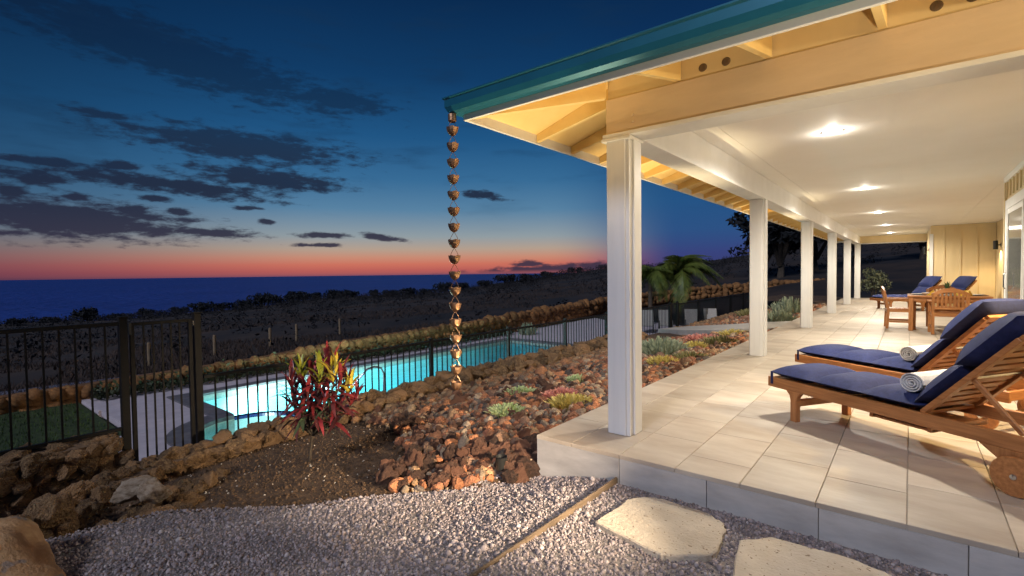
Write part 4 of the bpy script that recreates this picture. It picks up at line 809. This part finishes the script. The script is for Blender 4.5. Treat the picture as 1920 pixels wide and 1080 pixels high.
# ------------------------------------------------------------------ fences and gate
FX = -7.2
def fence(name, y0, y1, zb, zt, posts, label, pick, group='pool fencing', zpost=None, zbr=None):
    e_ = empty(name, (FX, y0, zb), 0, label, 'fence', group); zbr = zb+.08 if zbr is None else zbr
    b = MB(); b.box(-.02, .02, 0, y1-y0, zt-.045-zb, zt-zb); b.build('top_rail', 'fence_metal', e_, bevel=.003)
    b = MB(); b.box(-.02, .02, 0, y1-y0, zbr-zb, zbr+.04-zb); b.build('bottom_rail', 'fence_metal', e_, bevel=.003)
    b = MB(); b.box(-.009, .009, -.009, .009, zbr+.02-zb, zt-.02-zb); pm = b.mesh('picket', 'fence_metal')
    n = int((y1-y0)/pick)
    for i in range(1, n): inst('picket', pm, e_, (0, (y1-y0)*i/n, 0))
    zp = (zpost or zt+.03)-zb; b = MB(); b.box(-.033, .033, -.033, .033, 0, zp); b.box(-.04, .04, -.04, .04, zp, zp+.018); pm = b.mesh('post', 'fence_metal', bevel=.003)
    for y in posts: inst('post', pm, e_, (0, y-y0, 0))
    return e_
fence('pool_fence', 2.47, 18.6, DZ, .045, [4.06, 6.42, 8.78, 11.2, 13.5, 15.9, 18.6], 'long black metal picket fence between the lava rocks and the pool', .136)
fence('pool_fence', 19.45, 33.0, -1.35, .02, [19.45, 21.9, 24.4, 26.9, 29.4, 32], 'black metal picket fence running back behind the palms', .136)
fence('fence_panel', -2.6, 1.60, -.5, .82, [-.9], 'black fence panel on the stone wall left of the gate', .128, zbr=-.46)
gt = empty('gate', (FX, 1.635, DZ), 0, 'tall black metal pool gate between two square posts', 'gate')
for y in (0, .775):
    b = MB(); b.box(-.04, .04, y-.04, y+.04, 0, .86-DZ); b.box(-.047, .047, y-.047, y+.047, .86-DZ, .88-DZ); b.build('post', 'gate_metal', gt, bevel=.004)
for y in (.085, .695): b = MB(); b.box(-.025, .025, y-.022, y+.022, .25, .80-DZ); b.build('stile', 'gate_metal', gt, bevel=.003)
for z in (.27, .76-DZ): b = MB(); b.box(-.02, .02, .108, .672, z, z+.04); b.build('rail', 'gate_metal', gt, bevel=.003)
for i in range(5): y = .108+.564*(i+1)/6; b = MB(); b.box(-.009, .009, y-.009, y+.009, .30, .77-DZ); b.build('picket', 'gate_metal', gt)
for z in (.5, .74-DZ): b = MB(); b.box(-.012, .026, .725, .74, z-.03, z+.03); b.build('hinge', 'steel', gt)
b = MB(); b.box(.02, .055, .045, .075, .66-DZ, .80-DZ); b.build('latch', 'black_metal', gt, bevel=.004)
g2 = empty('gate', (FX, 18.68, DZ), 0, 'narrow black pool gate at the end of the concrete path', 'gate')
for y in (0, .7): b = MB(); b.box(-.04, .04, y-.04, y+.04, 0, .12-DZ); b.build('post', 'gate_metal', g2)
for z in (.3, .03-DZ): b = MB(); b.box(-.02, .02, .05, .65, z, z+.04); b.build('rail', 'gate_metal', g2)
for i in range(4): y = .05+.6*(i+1)/5; b = MB(); b.box(-.009, .009, y-.009, y+.009, .32, .04-DZ); b.build('picket', 'gate_metal', g2)

# ------------------------------------------------------------------ loungers
def cushion_mesh(L, Wd, T, name='cushion_section', crown=.022):   # soft pad, x 0..L, y 0..W, z 0..T
    nx, ny = 9, 9; b = MB(); top = {}
    def prof(t): t = abs(2*t-1); return (1-t**5)
    V = []; F = []
    for side in (1, 0):
        for i in range(nx+1):
            for j in range(ny+1):
                u, v = i/nx, j/ny; e1 = prof(u)*prof(v)
                z = (T*.5+(T*.5)*e1**.45+crown*e1*math.sin(PI*u)**.5*math.sin(PI*v)**.5) if side else (T*.5-T*.5*e1**.45)
                V.append((u*L, v*Wd, z))
    m_ = (nx+1)*(ny+1)
    for i in range(nx):
        for j in range(ny):
            a = i*(ny+1)+j; F.append((a, a+ny+1, a+ny+2, a+1)); F.append((m_+a, m_+a+1, m_+a+ny+2, m_+a+ny+1))
    b.v = V; b.f = F; me = b.mesh(name, 'navy', smooth=True); return me
LW_ = .66
seatm = cushion_mesh(.424, LW_-.03, .09, crown=.03); backm = cushion_mesh(.40, LW_-.03, .10, crown=.03); headm = cushion_mesh(.46, LW_+.0, .15, 'pillow', .03)
def make_lounger(loc, rz_, label):
    e_ = empty('sun_lounger', loc, rz_, label, 'sun lounger', 'teak sun loungers with navy cushions')
    for y in (0, LW_-.034): b = MB(); b.box(0, 1.98, y, y+.034, .262, .352); b.build('side_rail', 'teak', e_, bevel=.004)
    
    for xx in (0, 1.93): b = MB(); b.box(xx, xx+.03, .035, LW_-.035, .268, .345); b.build('cross_rail', 'teak_y', e_, bevel=.003)
    for y in (.002, LW_-.052):
        b = MB(); n = 7; poly = [(.20, .262), (.235, .225), (.245, .18), (.245, 0), (.305, 0), (.305, .18), (.315, .225), (.35, .262)]
        b.add([(x, y, z) for x, z in poly]+[(x, y+.05, z) for x, z in poly], [tuple(range(8)), tuple(reversed(range(8, 16)))]+[(i, 8+i, 8+(i+1) % 8, (i+1) % 8) for i in range(8)]); b.build('leg', 'teak_z', e_, bevel=.003)
        b = MB(); poly = [(1.62, .262), (1.72, .19), (1.765, .12), (1.775, .075), (1.85, .075), (1.86, .17), (1.88, .262)]
        b.add([(x, y, z) for x, z in poly]+[(x, y+.045, z) for x, z in poly], [tuple(range(7)), tuple(reversed(range(7, 14)))]+[(i, 7+i, 7+(i+1) % 7, (i+1) % 7) for i in range(7)]); b.build('leg', 'teak_z', e_, bevel=.003)
    b = MB(); b.box(.26, .29, .05, LW_-.05, .13, .19); b.build('stretcher', 'teak_y', e_, bevel=.003)
    for y in (-.032, LW_+.004):
        w_ = MB().lathe([(.0, -.014), (.112, -.014), (.117, -.008), (.117, .008), (.112, .014), (0, .014)], 32).build('wheel', 'teak_z', e_); w_.location = (1.812, y+.014, .117); w_.rotation_euler = (PI/2, 0, 0)
        MB().lathe([(0, -.022), (.016, -.020), (.02, -.012), (.02, .012), (.016, .02), (0, .022)], 14).build('hub', 'steel', w_)
    MB().tube([(1.812, -.01, .117), (1.812, LW_+.01, .117)], .009, 8).build('axle', 'steel', e_)
    for i in range(12): b = MB(); x = .05+i*.103; b.box(x, x+.075, .036, LW_-.036, .318, .34); b.build('seat_slat', 'teak_y', e_)
    b = MB(); b.box(.92, 1.34, .05, LW_-.05, .225, .24); b.box(.92, .945, .04, LW_-.04, .222, .262); b.box(1.315, 1.34, .04, LW_-.04, .222, .262); b.build('tray', 'teak', e_)
    # backrest frame, pivot at x=1.285
    p0 = Vector((1.285, 0, .352)); ang = rad(47.5); d = Vector((math.cos(ang), 0, math.sin(ang))); nrm = Vector((-math.sin(ang), 0, math.cos(ang))); BL_ = .76
    for y in (.040, LW_-.072): b = MB(); b.bar(p0+Vector((0, y+.016, 0)), p0+d*BL_+Vector((0, y+.016, 0)), .032, .06, (0, 1, 0)); b.v = b.v; b.build('back_rail', 'teak', e_, bevel=.003)
    for i in range(11):
        q = p0+d*(.05+i*.068)+nrm*.012; b = MB(); b.bar(q+Vector((0, .072, 0)), q+Vector((0, LW_-.072, 0)), .046, .016, tuple(nrm)); b.build('back_slat', 'teak_y', e_, bevel=.002)
    q = p0+d*(BL_+.0); b = MB(); b.bar(q+Vector((0, .04, 0)), q+Vector((0, LW_-.04, 0)), .06, .03, tuple(nrm)); b.build('head_rail', 'teak_y', e_, bevel=.003)
    for y in (.085, LW_-.085): b = MB(); b.bar(p0+d*.38+Vector((0, y, 0)), (1.80, y, .345), .026, .026, (0, 1, 0)); b.build('strut', 'teak', e_, bevel=.002)
    MB().tube([p0+d*.38+Vector((0, .06, 0)), p0+d*.38+Vector((0, LW_-.06, 0))], .011, 8).build('pivot_rod', 'steel', e_)
    for i in range(3): inst('cushion_section', seatm, e_, (.01+i*.424, .015, .348))
    ry = -ang
    inst('cushion_section', backm, e_, tuple(p0+d*.02+nrm*.022+Vector((0, .015, 0))), (0, ry, 0))
    pw = p0+d*.405+nrm*.018; inst('pillow', headm, e_, tuple(pw), (0, ry, 0))
    b = MB(); b.box(.035, .06, -.004, .0, .29, .40); b.box(.035, .06, -.004, .018, .40, .404); b.build('strap', 'navy', e_)
    return e_
A1 = math.atan2(-.549, .836); A2 = rad(33)
L1 = make_lounger((-1.02, 5.04, .0), A1, 'teak lounger nearest the camera, with navy cushions and a rolled white towel')
L2 = copy_tree(L1); L2.location = (-1.04, 6.53, 0); L2['label'] = 'teak lounger behind the nearest one, with navy cushions and a rolled towel'
L3 = copy_tree(L1); L3.location = (-.70, 20.0, 0); L3.rotation_euler.z = A2; L3['label'] = 'left of the two distant teak loungers beyond the dining table'
L4 = copy_tree(L1); L4.location = (.10, 19.7, 0); L4.rotation_euler.z = A2; L4['label'] = 'right of the two distant teak loungers, backed by the cream wall'
def towel(loc, rz_, label):
    b = MB(); pts = []
    for i in range(58): a = i*.42; r = .075-.0011*i; pts.append((r*math.cos(a)*1.12, r*math.sin(a)))
    n = len(pts); th = .0085; inner = [(x*(1-th/max(.012, math.hypot(x, y))), y*(1-th/max(.012, math.hypot(x, y)))) for x, y in pts]
    v = []
    for yv in (0, .47):
        v += [(x, yv, z) for x, z in pts]+[(x, yv, z) for x, z in inner]
    f = []
    for i in range(n-1): f += [(i, i+1, 2*n+i+1, 2*n+i), (n+i+1, n+i, 3*n+i, 3*n+i+1), (i+1, i, n+i, n+i+1), (2*n+i, 2*n+i+1, 3*n+i+1, 3*n+i)]
    f.append((0, 2*n, 3*n, n)); f.append((n-1, 2*n-1, 4*n-1, 3*n-1)); b.v = v; b.f = f; o = b.build('towel', 'towel', smooth=False); o.location = loc; o.rotation_euler = (0, 0, rz_); tag(o, label, 'towel', 'rolled towels on the loungers')
def Lp(o, x, y, z): m_ = Euler((0, 0, o.rotation_euler.z)).to_matrix(); return tuple(Vector(o.location)+m_ @ Vector((x, y, z)))
towel(Lp(L1, 1.17, .10, .522), A1, 'rolled white towel on the lounger nearest the camera'); towel(Lp(L2, 1.17, .10, .522), A1, 'rolled white towel on the second lounger from the camera')

# ------------------------------------------------------------------ dining set
TC = (.62, 14.02)
tb = empty('dining_table', (TC[0], TC[1], 0), 0, 'teak dining table laid for a meal', 'table')
for i in range(7): b = MB(); y = -.55+i*.158; b.box(-.66, .66, y+.002, y+.154, .715, .745); b.build('plank', 'teak', tb, bevel=.003)
for sx in (-1, 1):
    for sy in (-1, 1): b = MB(); b.box(sx*.60-.04, sx*.60+.04, sy*.48-.04, sy*.48+.04, 0, .714); b.build('leg', 'teak_z', tb, bevel=.004)
b = MB(); b.box(-.56, .56, -.50, -.475, .63, .714); b.box(-.56, .56, .475, .50, .63, .714); b.box(-.615, -.59, -.44, .44, .63, .714); b.box(.59, .615, -.44, .44, .63, .714); b.build('apron', 'teak', tb)
def make_chair(loc, rz_, label):       # faces local +Y, back at -Y
    e_ = empty('dining_chair', loc, rz_, label, 'chair', 'teak armchairs round the dining table')
    for sx in (-1, 1):
        b = MB(); b.box(sx*.265-.025, sx*.265+.025, .20, .25, 0, .645); b.build('leg', 'teak_z', e_, bevel=.003)
        b = MB(); b.bar((sx*.255, -.245, 0), (sx*.255, -.225, .44), .05, .05, (0, 1, 0)); b.bar((sx*.255, -.225, .44), (sx*.26, -.30, .83), .048, .045, (0, 1, 0)); b.build('leg', 'teak_z', e_)
        b = MB(); b.box(sx*.275-.035, sx*.275+.035, -.24, .27, .646, .672); b.build('armrest', 'teak_y', e_, bevel=.004)
        b = MB(); b.box(sx*.262-.012, sx*.262+.012, -.21, .2, .37, .43); b.box(sx*.262-.012, sx*.262+.012, -.21, .2, .14, .18); b.build('side_rail', 'teak_y', e_)
    b = MB(); b.box(-.24, .24, .21, .235, .36, .43); b.box(-.23, .23, -.25, -.225, .36, .43); b.build('seat_rail', 'teak', e_)
    for i in range(6): b = MB(); y = -.21+i*.073; b.box(-.25, .25, y, y+.06, .431, .45); b.build('seat_slat', 'teak', e_)
    V = []; F = []; n = 14                                         # arched crest rail
    for i in range(n+1):
        t = i/n*2-1; x = .275*t; z = .895-.10*t*t; y = -.325+.035*t*t
        for dy, dz in ((-.016, -.045), (.016, -.045), (.016, .035), (-.016, .035)): V.append((x, y+dy, z+dz))
    for i in range(n):
        for k in range(4): F.append((4*i+k, 4*i+(k+1) % 4, 4*i+4+(k+1) % 4, 4*i+4+k))
    F += [(3, 2, 1, 0), (4*n, 4*n+1, 4*n+2, 4*n+3)]; b = MB(); b.v = V; b.f = F; b.build('crest_rail', 'teak', e_)
    b = MB(); b.bar((-.235, -.262, .53), (.235, -.262, .53), .03, .045, (0, 0, 1)); b.build('back_rail', 'teak', e_)
    for i in range(7): x = -.186+i*.062; b = MB(); b.bar((x, -.262, .545), (x, -.322, .885-.10*(x/.275)**2-.03), .036, .012, (0, 1, 0)); b.build('back_slat', 'teak_z', e_)
    return e_
c1 = make_chair((.60, 13.22, 0), rad(4), 'teak armchair with its slatted back to the camera')
for loc, rz_, lb in (((-.17, 14.0, 0), -PI/2+.1, 'teak armchair at the left end of the table, seen from the side'), ((1.47, 14.05, 0), PI/2-.12, 'teak armchair at the right end of the table by the house wall'), ((.58, 14.86, 0), PI, 'teak armchair on the far side of the table')):
    c = copy_tree(c1); c.location = loc; c.rotation_euler.z = rz_; c['label'] = lb
for k, (dx, dy, d) in enumerate(((-.47, 0, 'left'), (.47, 0, 'right'), (0, -.37, 'near'), (0, .37, 'far'))):
    o = MB().lathe([(0, .004), (.17, .004), (.172, 0), (0, 0)], 24).build('placemat', 'placemat'); o.location = (TC[0]+dx, TC[1]+dy, .7455); tag(o, 'round dark placemat on the %s side of the table' % d, 'placemat', 'placemats on the table')
    o = MB().lathe([(0, .004), (.07, .004), (.125, .018), (.125, .022), (.068, .009), (0, .009)], 24).build('plate', 'plate', smooth=True); o.location = (TC[0]+dx, TC[1]+dy, .750); tag(o, 'white dinner plate on the %s side of the table' % d, 'plate', 'plates on the table')
    q = MB(); q.add([(-.07, -.05, 0), (.07, -.05, 0), (.06, .05, 0), (-.06, .05, 0), (0, -.05, .07), (0, .05, .055)], [(0, 1, 4), (0, 4, 5, 3), (1, 2, 5, 4), (2, 3, 5), (0, 3, 2, 1)]); o = q.build('napkin', 'yellow_cloth'); o.location = (TC[0]+dx*.55+(.20 if dx == 0 else .02), TC[1]+dy*.8-(.16 if dy == 0 else 0), .7465); o.rotation_euler = (0, 0, k); o.scale = (1.5, 1.5, 1.7); tag(o, 'folded yellow napkin beside the %s plate' % d, 'napkin', 'napkins on the table')
o = MB().lathe([(0, 0), (.05, 0), (.085, .05), (.09, .055), (.08, .055), (.045, .012), (0, .012)], 20).build('bowl', 'plate', smooth=True); o.location = (.28, 13.85, .746); tag(o, 'small white bowl at the left of the table', 'bowl')
e_ = empty('potted_plant', (TC[0], TC[1], .746), 0, 'small green potted plant in the middle of the table', 'plant'); MB().lathe([(0, 0), (.055, 0), (.075, .10), (.07, .10), (.06, .085), (0, .085)], 18).build('pot', 'pot', e_, smooth=True)
q = MB()
for k in range(22):
    a = k*2.4; t = rnd.uniform(.3, 1); d = Vector((math.cos(a)*t*.13, math.sin(a)*t*.13, .26-.12*t)); w = Vector((-math.sin(a), math.cos(a), 0))*.012; p = Vector((0, 0, .08)); q.add([p-w*.5, p+w*.5, p+d*.6+w+Vector((0, 0, .03)), p+d*.6-w+Vector((0, 0, .03)), p+d], [(0, 1, 2, 3), (3, 2, 4)])
q.build('leaves', 'plant_leaf', e_)

# ------------------------------------------------------------------ pale sling chairs by the pool
def sling(x, y, rz_, label, src=None):
    e_ = empty('pool_chair', (x, y, DZ), rz_, label, 'pool chair', 'pale sling chairs by the pool')
    b = MB()
    for s_ in (-.28, .28): b.tube([(s_, .30, 0), (s_, .28, .34), (s_, -.18, .30), (s_, -.42, .98)], .014, 6); b.tube([(s_, -.25, 0), (s_, -.18, .30), (s_, -.28, .56), (s_, .2, .56), (s_, .26, .34)], .013, 6)
    b.build('frame', 'black_metal', e_)
    b = MB(); b.add([(-.27, .28, .345), (.27, .28, .345), (.27, -.17, .31), (-.27, -.17, .31)], [(0, 1, 2, 3)]); b.add([(-.27, .28, .335), (.27, .28, .335), (.27, -.17, .30), (-.27, -.17, .30)], [(3, 2, 1, 0)]); b.build('seat', 'sling', e_)
    b = MB(); b.bar((0, -.18, .31), (0, -.42, .99), .54, .012, (0, 1, .3)); b.build('back', 'sling', e_)
for x, y, d in ((-9.0, 20.6, 'nearest the column'), (-8.35, 21.1, 'left of the narrow gate'), (-7.55, 22.1, 'right of the narrow gate'), (-6.95, 22.9, 'at the right end')): sling(x, y, rad(205), 'pale sling pool chair '+d)

# ------------------------------------------------------------------ red ti plant
tx, ty = -4.77, 2.58; tz0 = float(hyard(tx, ty))
ti = empty('ti_plant', (tx, ty, tz0), 0, 'red ti plant with yellow leaf tips in the bare soil bed', 'plant'); ti.scale = (.93, .93, .95)
def leaf_mesh(L, Wd, droop, m, seed, fold=.35):
    r = random.Random(seed); b = MB(); n = 9; V = []; F = []; tw = r.uniform(-.3, .3)
    for i in range(n+1):
        t = i/n; w = Wd*.5*(math.sin(PI*min(1, t*.93+.05))**.8)*(1 if t < 1 else 0)+.002; x = L*(t-.10*droop*t*t); z = L*(.16*t-droop*t*t*.85); tr = tw*t
        wav = .10*w*math.sin(t*14+seed)
        V += [(x, -w*math.cos(tr), z+fold*w+wav), (x, 0, z), (x, w*math.cos(tr), z+fold*w+w*math.sin(tr)-wav)]
    for i in range(n):
        for k in (0, 1): F.append((3*i+k, 3*i+k+1, 3*i+4+k, 3*i+3+k))
    b.v = V; b.f = F; me = bpy.data.meshes.new('leaf'); me.from_pydata(V, [], F); me.materials.append(MATS[m]); me.polygons.foreach_set('use_smooth', [True]*len(F)); return me
TLm = {m: [leaf_mesh(.36, .062, dr, m, i*7+j) for j, dr in enumerate((.25, .5, .85, 1.15))] for i, m in enumerate(('ti_red', 'ti_dark', 'ti_yellow', 'ti_green', 'ti_olive'))}
crt = Vector((math.cos(yaw), math.sin(yaw), 0)); cfw = Vector((-math.sin(yaw), math.cos(yaw), 0))     # plant spread directions as photographed
stems = [(-.32, -.05, .86, 'r'), (.26, -.14, .92, 'r'), (-.14, .05, .93, 'd'), (.02, -.12, .96, 'g'), (.2, -.12, 1.0, 'y'), (.34, .1, .66, 'd'), (-.34, .05, .60, 'd'), (-.24, .0, .98, 'g'), (.02, .1, 1.04, 'r'), (.14, -.05, 1.06, 'y'), (.32, .0, .80, 'Y'), (-.10, -.16, .80, 'r'), (.10, -.2, .70, 'r'), (.22, .18, .82, 'r'), (-.27, .14, .74, 'd'), (-.05, .22, .86, 'r'), (-.18, -.12, .62, 'd'), (.18, -.10, .58, 'd')]
st_m = MB(); st_m.tube([(0, 0, -.08), crt*.02+Vector((0, 0, .16)), crt*.045+Vector((0, 0, .30))], [.016, .014, .016], 8)
for sx, sy, h_, kind in stems:
    base = crt*.045+Vector((0, 0, .29)); topp = crt*(sx+.17)+cfw*sy+Vector((0, 0, h_)); mid = base.lerp(topp, .45)+Vector((0, 0, -.04))+(crt*sx+cfw*sy)*.15
    st_m.tube([base, mid, topp], [.012, .010, .006], 6)
    nl = 19 if h_ > .75 else 14
    for k in range(nl):
        t = k/(nl-1); u = .52+.48*t; p = base.lerp(mid, u/.45) if u < .45 else mid.lerp(topp, (u-.45)/.55)
        top = t > .55
        m_ = {'g': 'ti_green', 'y': 'ti_yellow', 'Y': 'ti_yellow'}.get(kind) if (top and rnd.random() < .85) else None
        if not m_: m_ = 'ti_olive' if (t < .3 and rnd.random() < .35) else ('ti_dark' if rnd.random() < (.45 if t < .55 else .12) else 'ti_red')
        a = k*2.399+sx*9; pit = -rad(18)-rad(58)*t**1.2+rnd.uniform(-.2, .2); s_ = rnd.uniform(.55, .82)*(1.05 if m_ in ('ti_yellow', 'ti_green') else 1)*(.9 if kind == 'Y' else 1)
        inst('leaf', TLm[m_][min(3, int((1-t)*3.6+rnd.uniform(0, .8)))], ti, tuple(p), (rnd.uniform(-.3, .3), pit, a), (s_, s_*rnd.uniform(.8, 1.1), s_))
st_m.build('stem', 'bark', ti, smooth=True)

# ------------------------------------------------------------------ succulents in the lava bed
def clump(x, y, r, h, m, n, label, dz=0, leafw=.012, grp='succulents in the lava bed'):
    q = []; F = []
    for k in range(n):
        a = rnd.uniform(0, 6.28); q_ = r*math.sqrt(rnd.random()); px, py = q_*math.cos(a), q_*math.sin(a); hh = h*(1-.55*(q_/r)**2)*rnd.uniform(.6, 1.1); lean = Vector((px, py, 0))*rnd.uniform(.1, .5)+Vector((rnd.uniform(-.02, .02), rnd.uniform(-.02, .02), 0)); w = leafw*rnd.uniform(.7, 1.3); b_ = rnd.uniform(0, 6.28); d = Vector((math.cos(b_), math.sin(b_), 0))*w
        p0 = Vector((px, py, -.03)); p1 = Vector((px, py, hh*.55))+lean*.4; p2 = Vector((px, py, hh))+lean; i = len(q); q += [p0-d*.5, p0+d*.5, p1+d, p1-d, p2+d*.6, p2-d*.6]; F += [(i, i+1, i+2, i+3), (i+3, i+2, i+4, i+5)]
    me = np_mesh('succulent', [tuple(v) for v in q], F, m); o = inst('succulent', me, None, (x, y, float(hyard(x, y))+.02+dz)); return tag(o, label, 'succulent', grp)
clump(-3.60, 4.38, .19, .10, 'suc_green', 420, 'pale green succulent cushion nearest the patio corner')
clump(-4.22, 5.42, .18, .11, 'suc_green', 420, 'pale green succulent cushion in the middle of the lava bed')
clump(-3.95, 6.5, .16, .11, 'suc_green', 320, 'small pale green succulent cushion farthest from the camera beside the nearest column')
clump(-3.35, 5.15, .21, .13, 'suc_pink', 420, 'pink succulent beside the patio edge left of the nearest column')
clump(-3.0, 4.78, .22, .13, 'suc_yellow', 420, 'yellow succulent in front of the pink one at the patio edge')
clump(-3.85, 9.5, .42, .34, 'suc_grey', 700, 'tall grey green branching succulent right of the nearest column', leafw=.018)
clump(-3.38, 10.1, .20, .16, 'suc_yellow', 300, 'bright yellow succulent right of the tall grey green one')
clump(-3.2, 8.0, .24, .15, 'suc_yellow', 300, 'yellow succulent touching the right edge of the nearest column')
clump(-2.95, 8.6, .28, .14, 'suc_olive', 320, 'olive tufted succulent close to the patio edge')
clump(-3.05, 10.6, .32, .2, 'suc_olive', 320, 'olive tufted plant below the bright yellow succulent')
clump(-3.85, 12.0, .35, .16, 'suc_pink', 360, 'pink spreading succulent near the path')
clump(-3.3, 12.7, .32, .16, 'suc_yellow', 320, 'yellow succulent beside the concrete path')
clump(-3.0, 16.2, .35, .38, 'suc_grey', 320, 'grey green plant just right of the second column', leafw=.02)
clump(-3.2, 19.2, .5, .62, 'suc_grey', 360, 'grey green bush left of the third column', leafw=.022)
clump(-4.6, 20.5, .6, .3, 'suc_olive', 300, 'low olive plant behind the third column', leafw=.02)
clump(-13.1, 17.3, .35, .5, 'suc_grey', 200, 'spiky agave like plant at the foot of the boundary wall', leafw=.02, dz=.0).location.z = -1.35
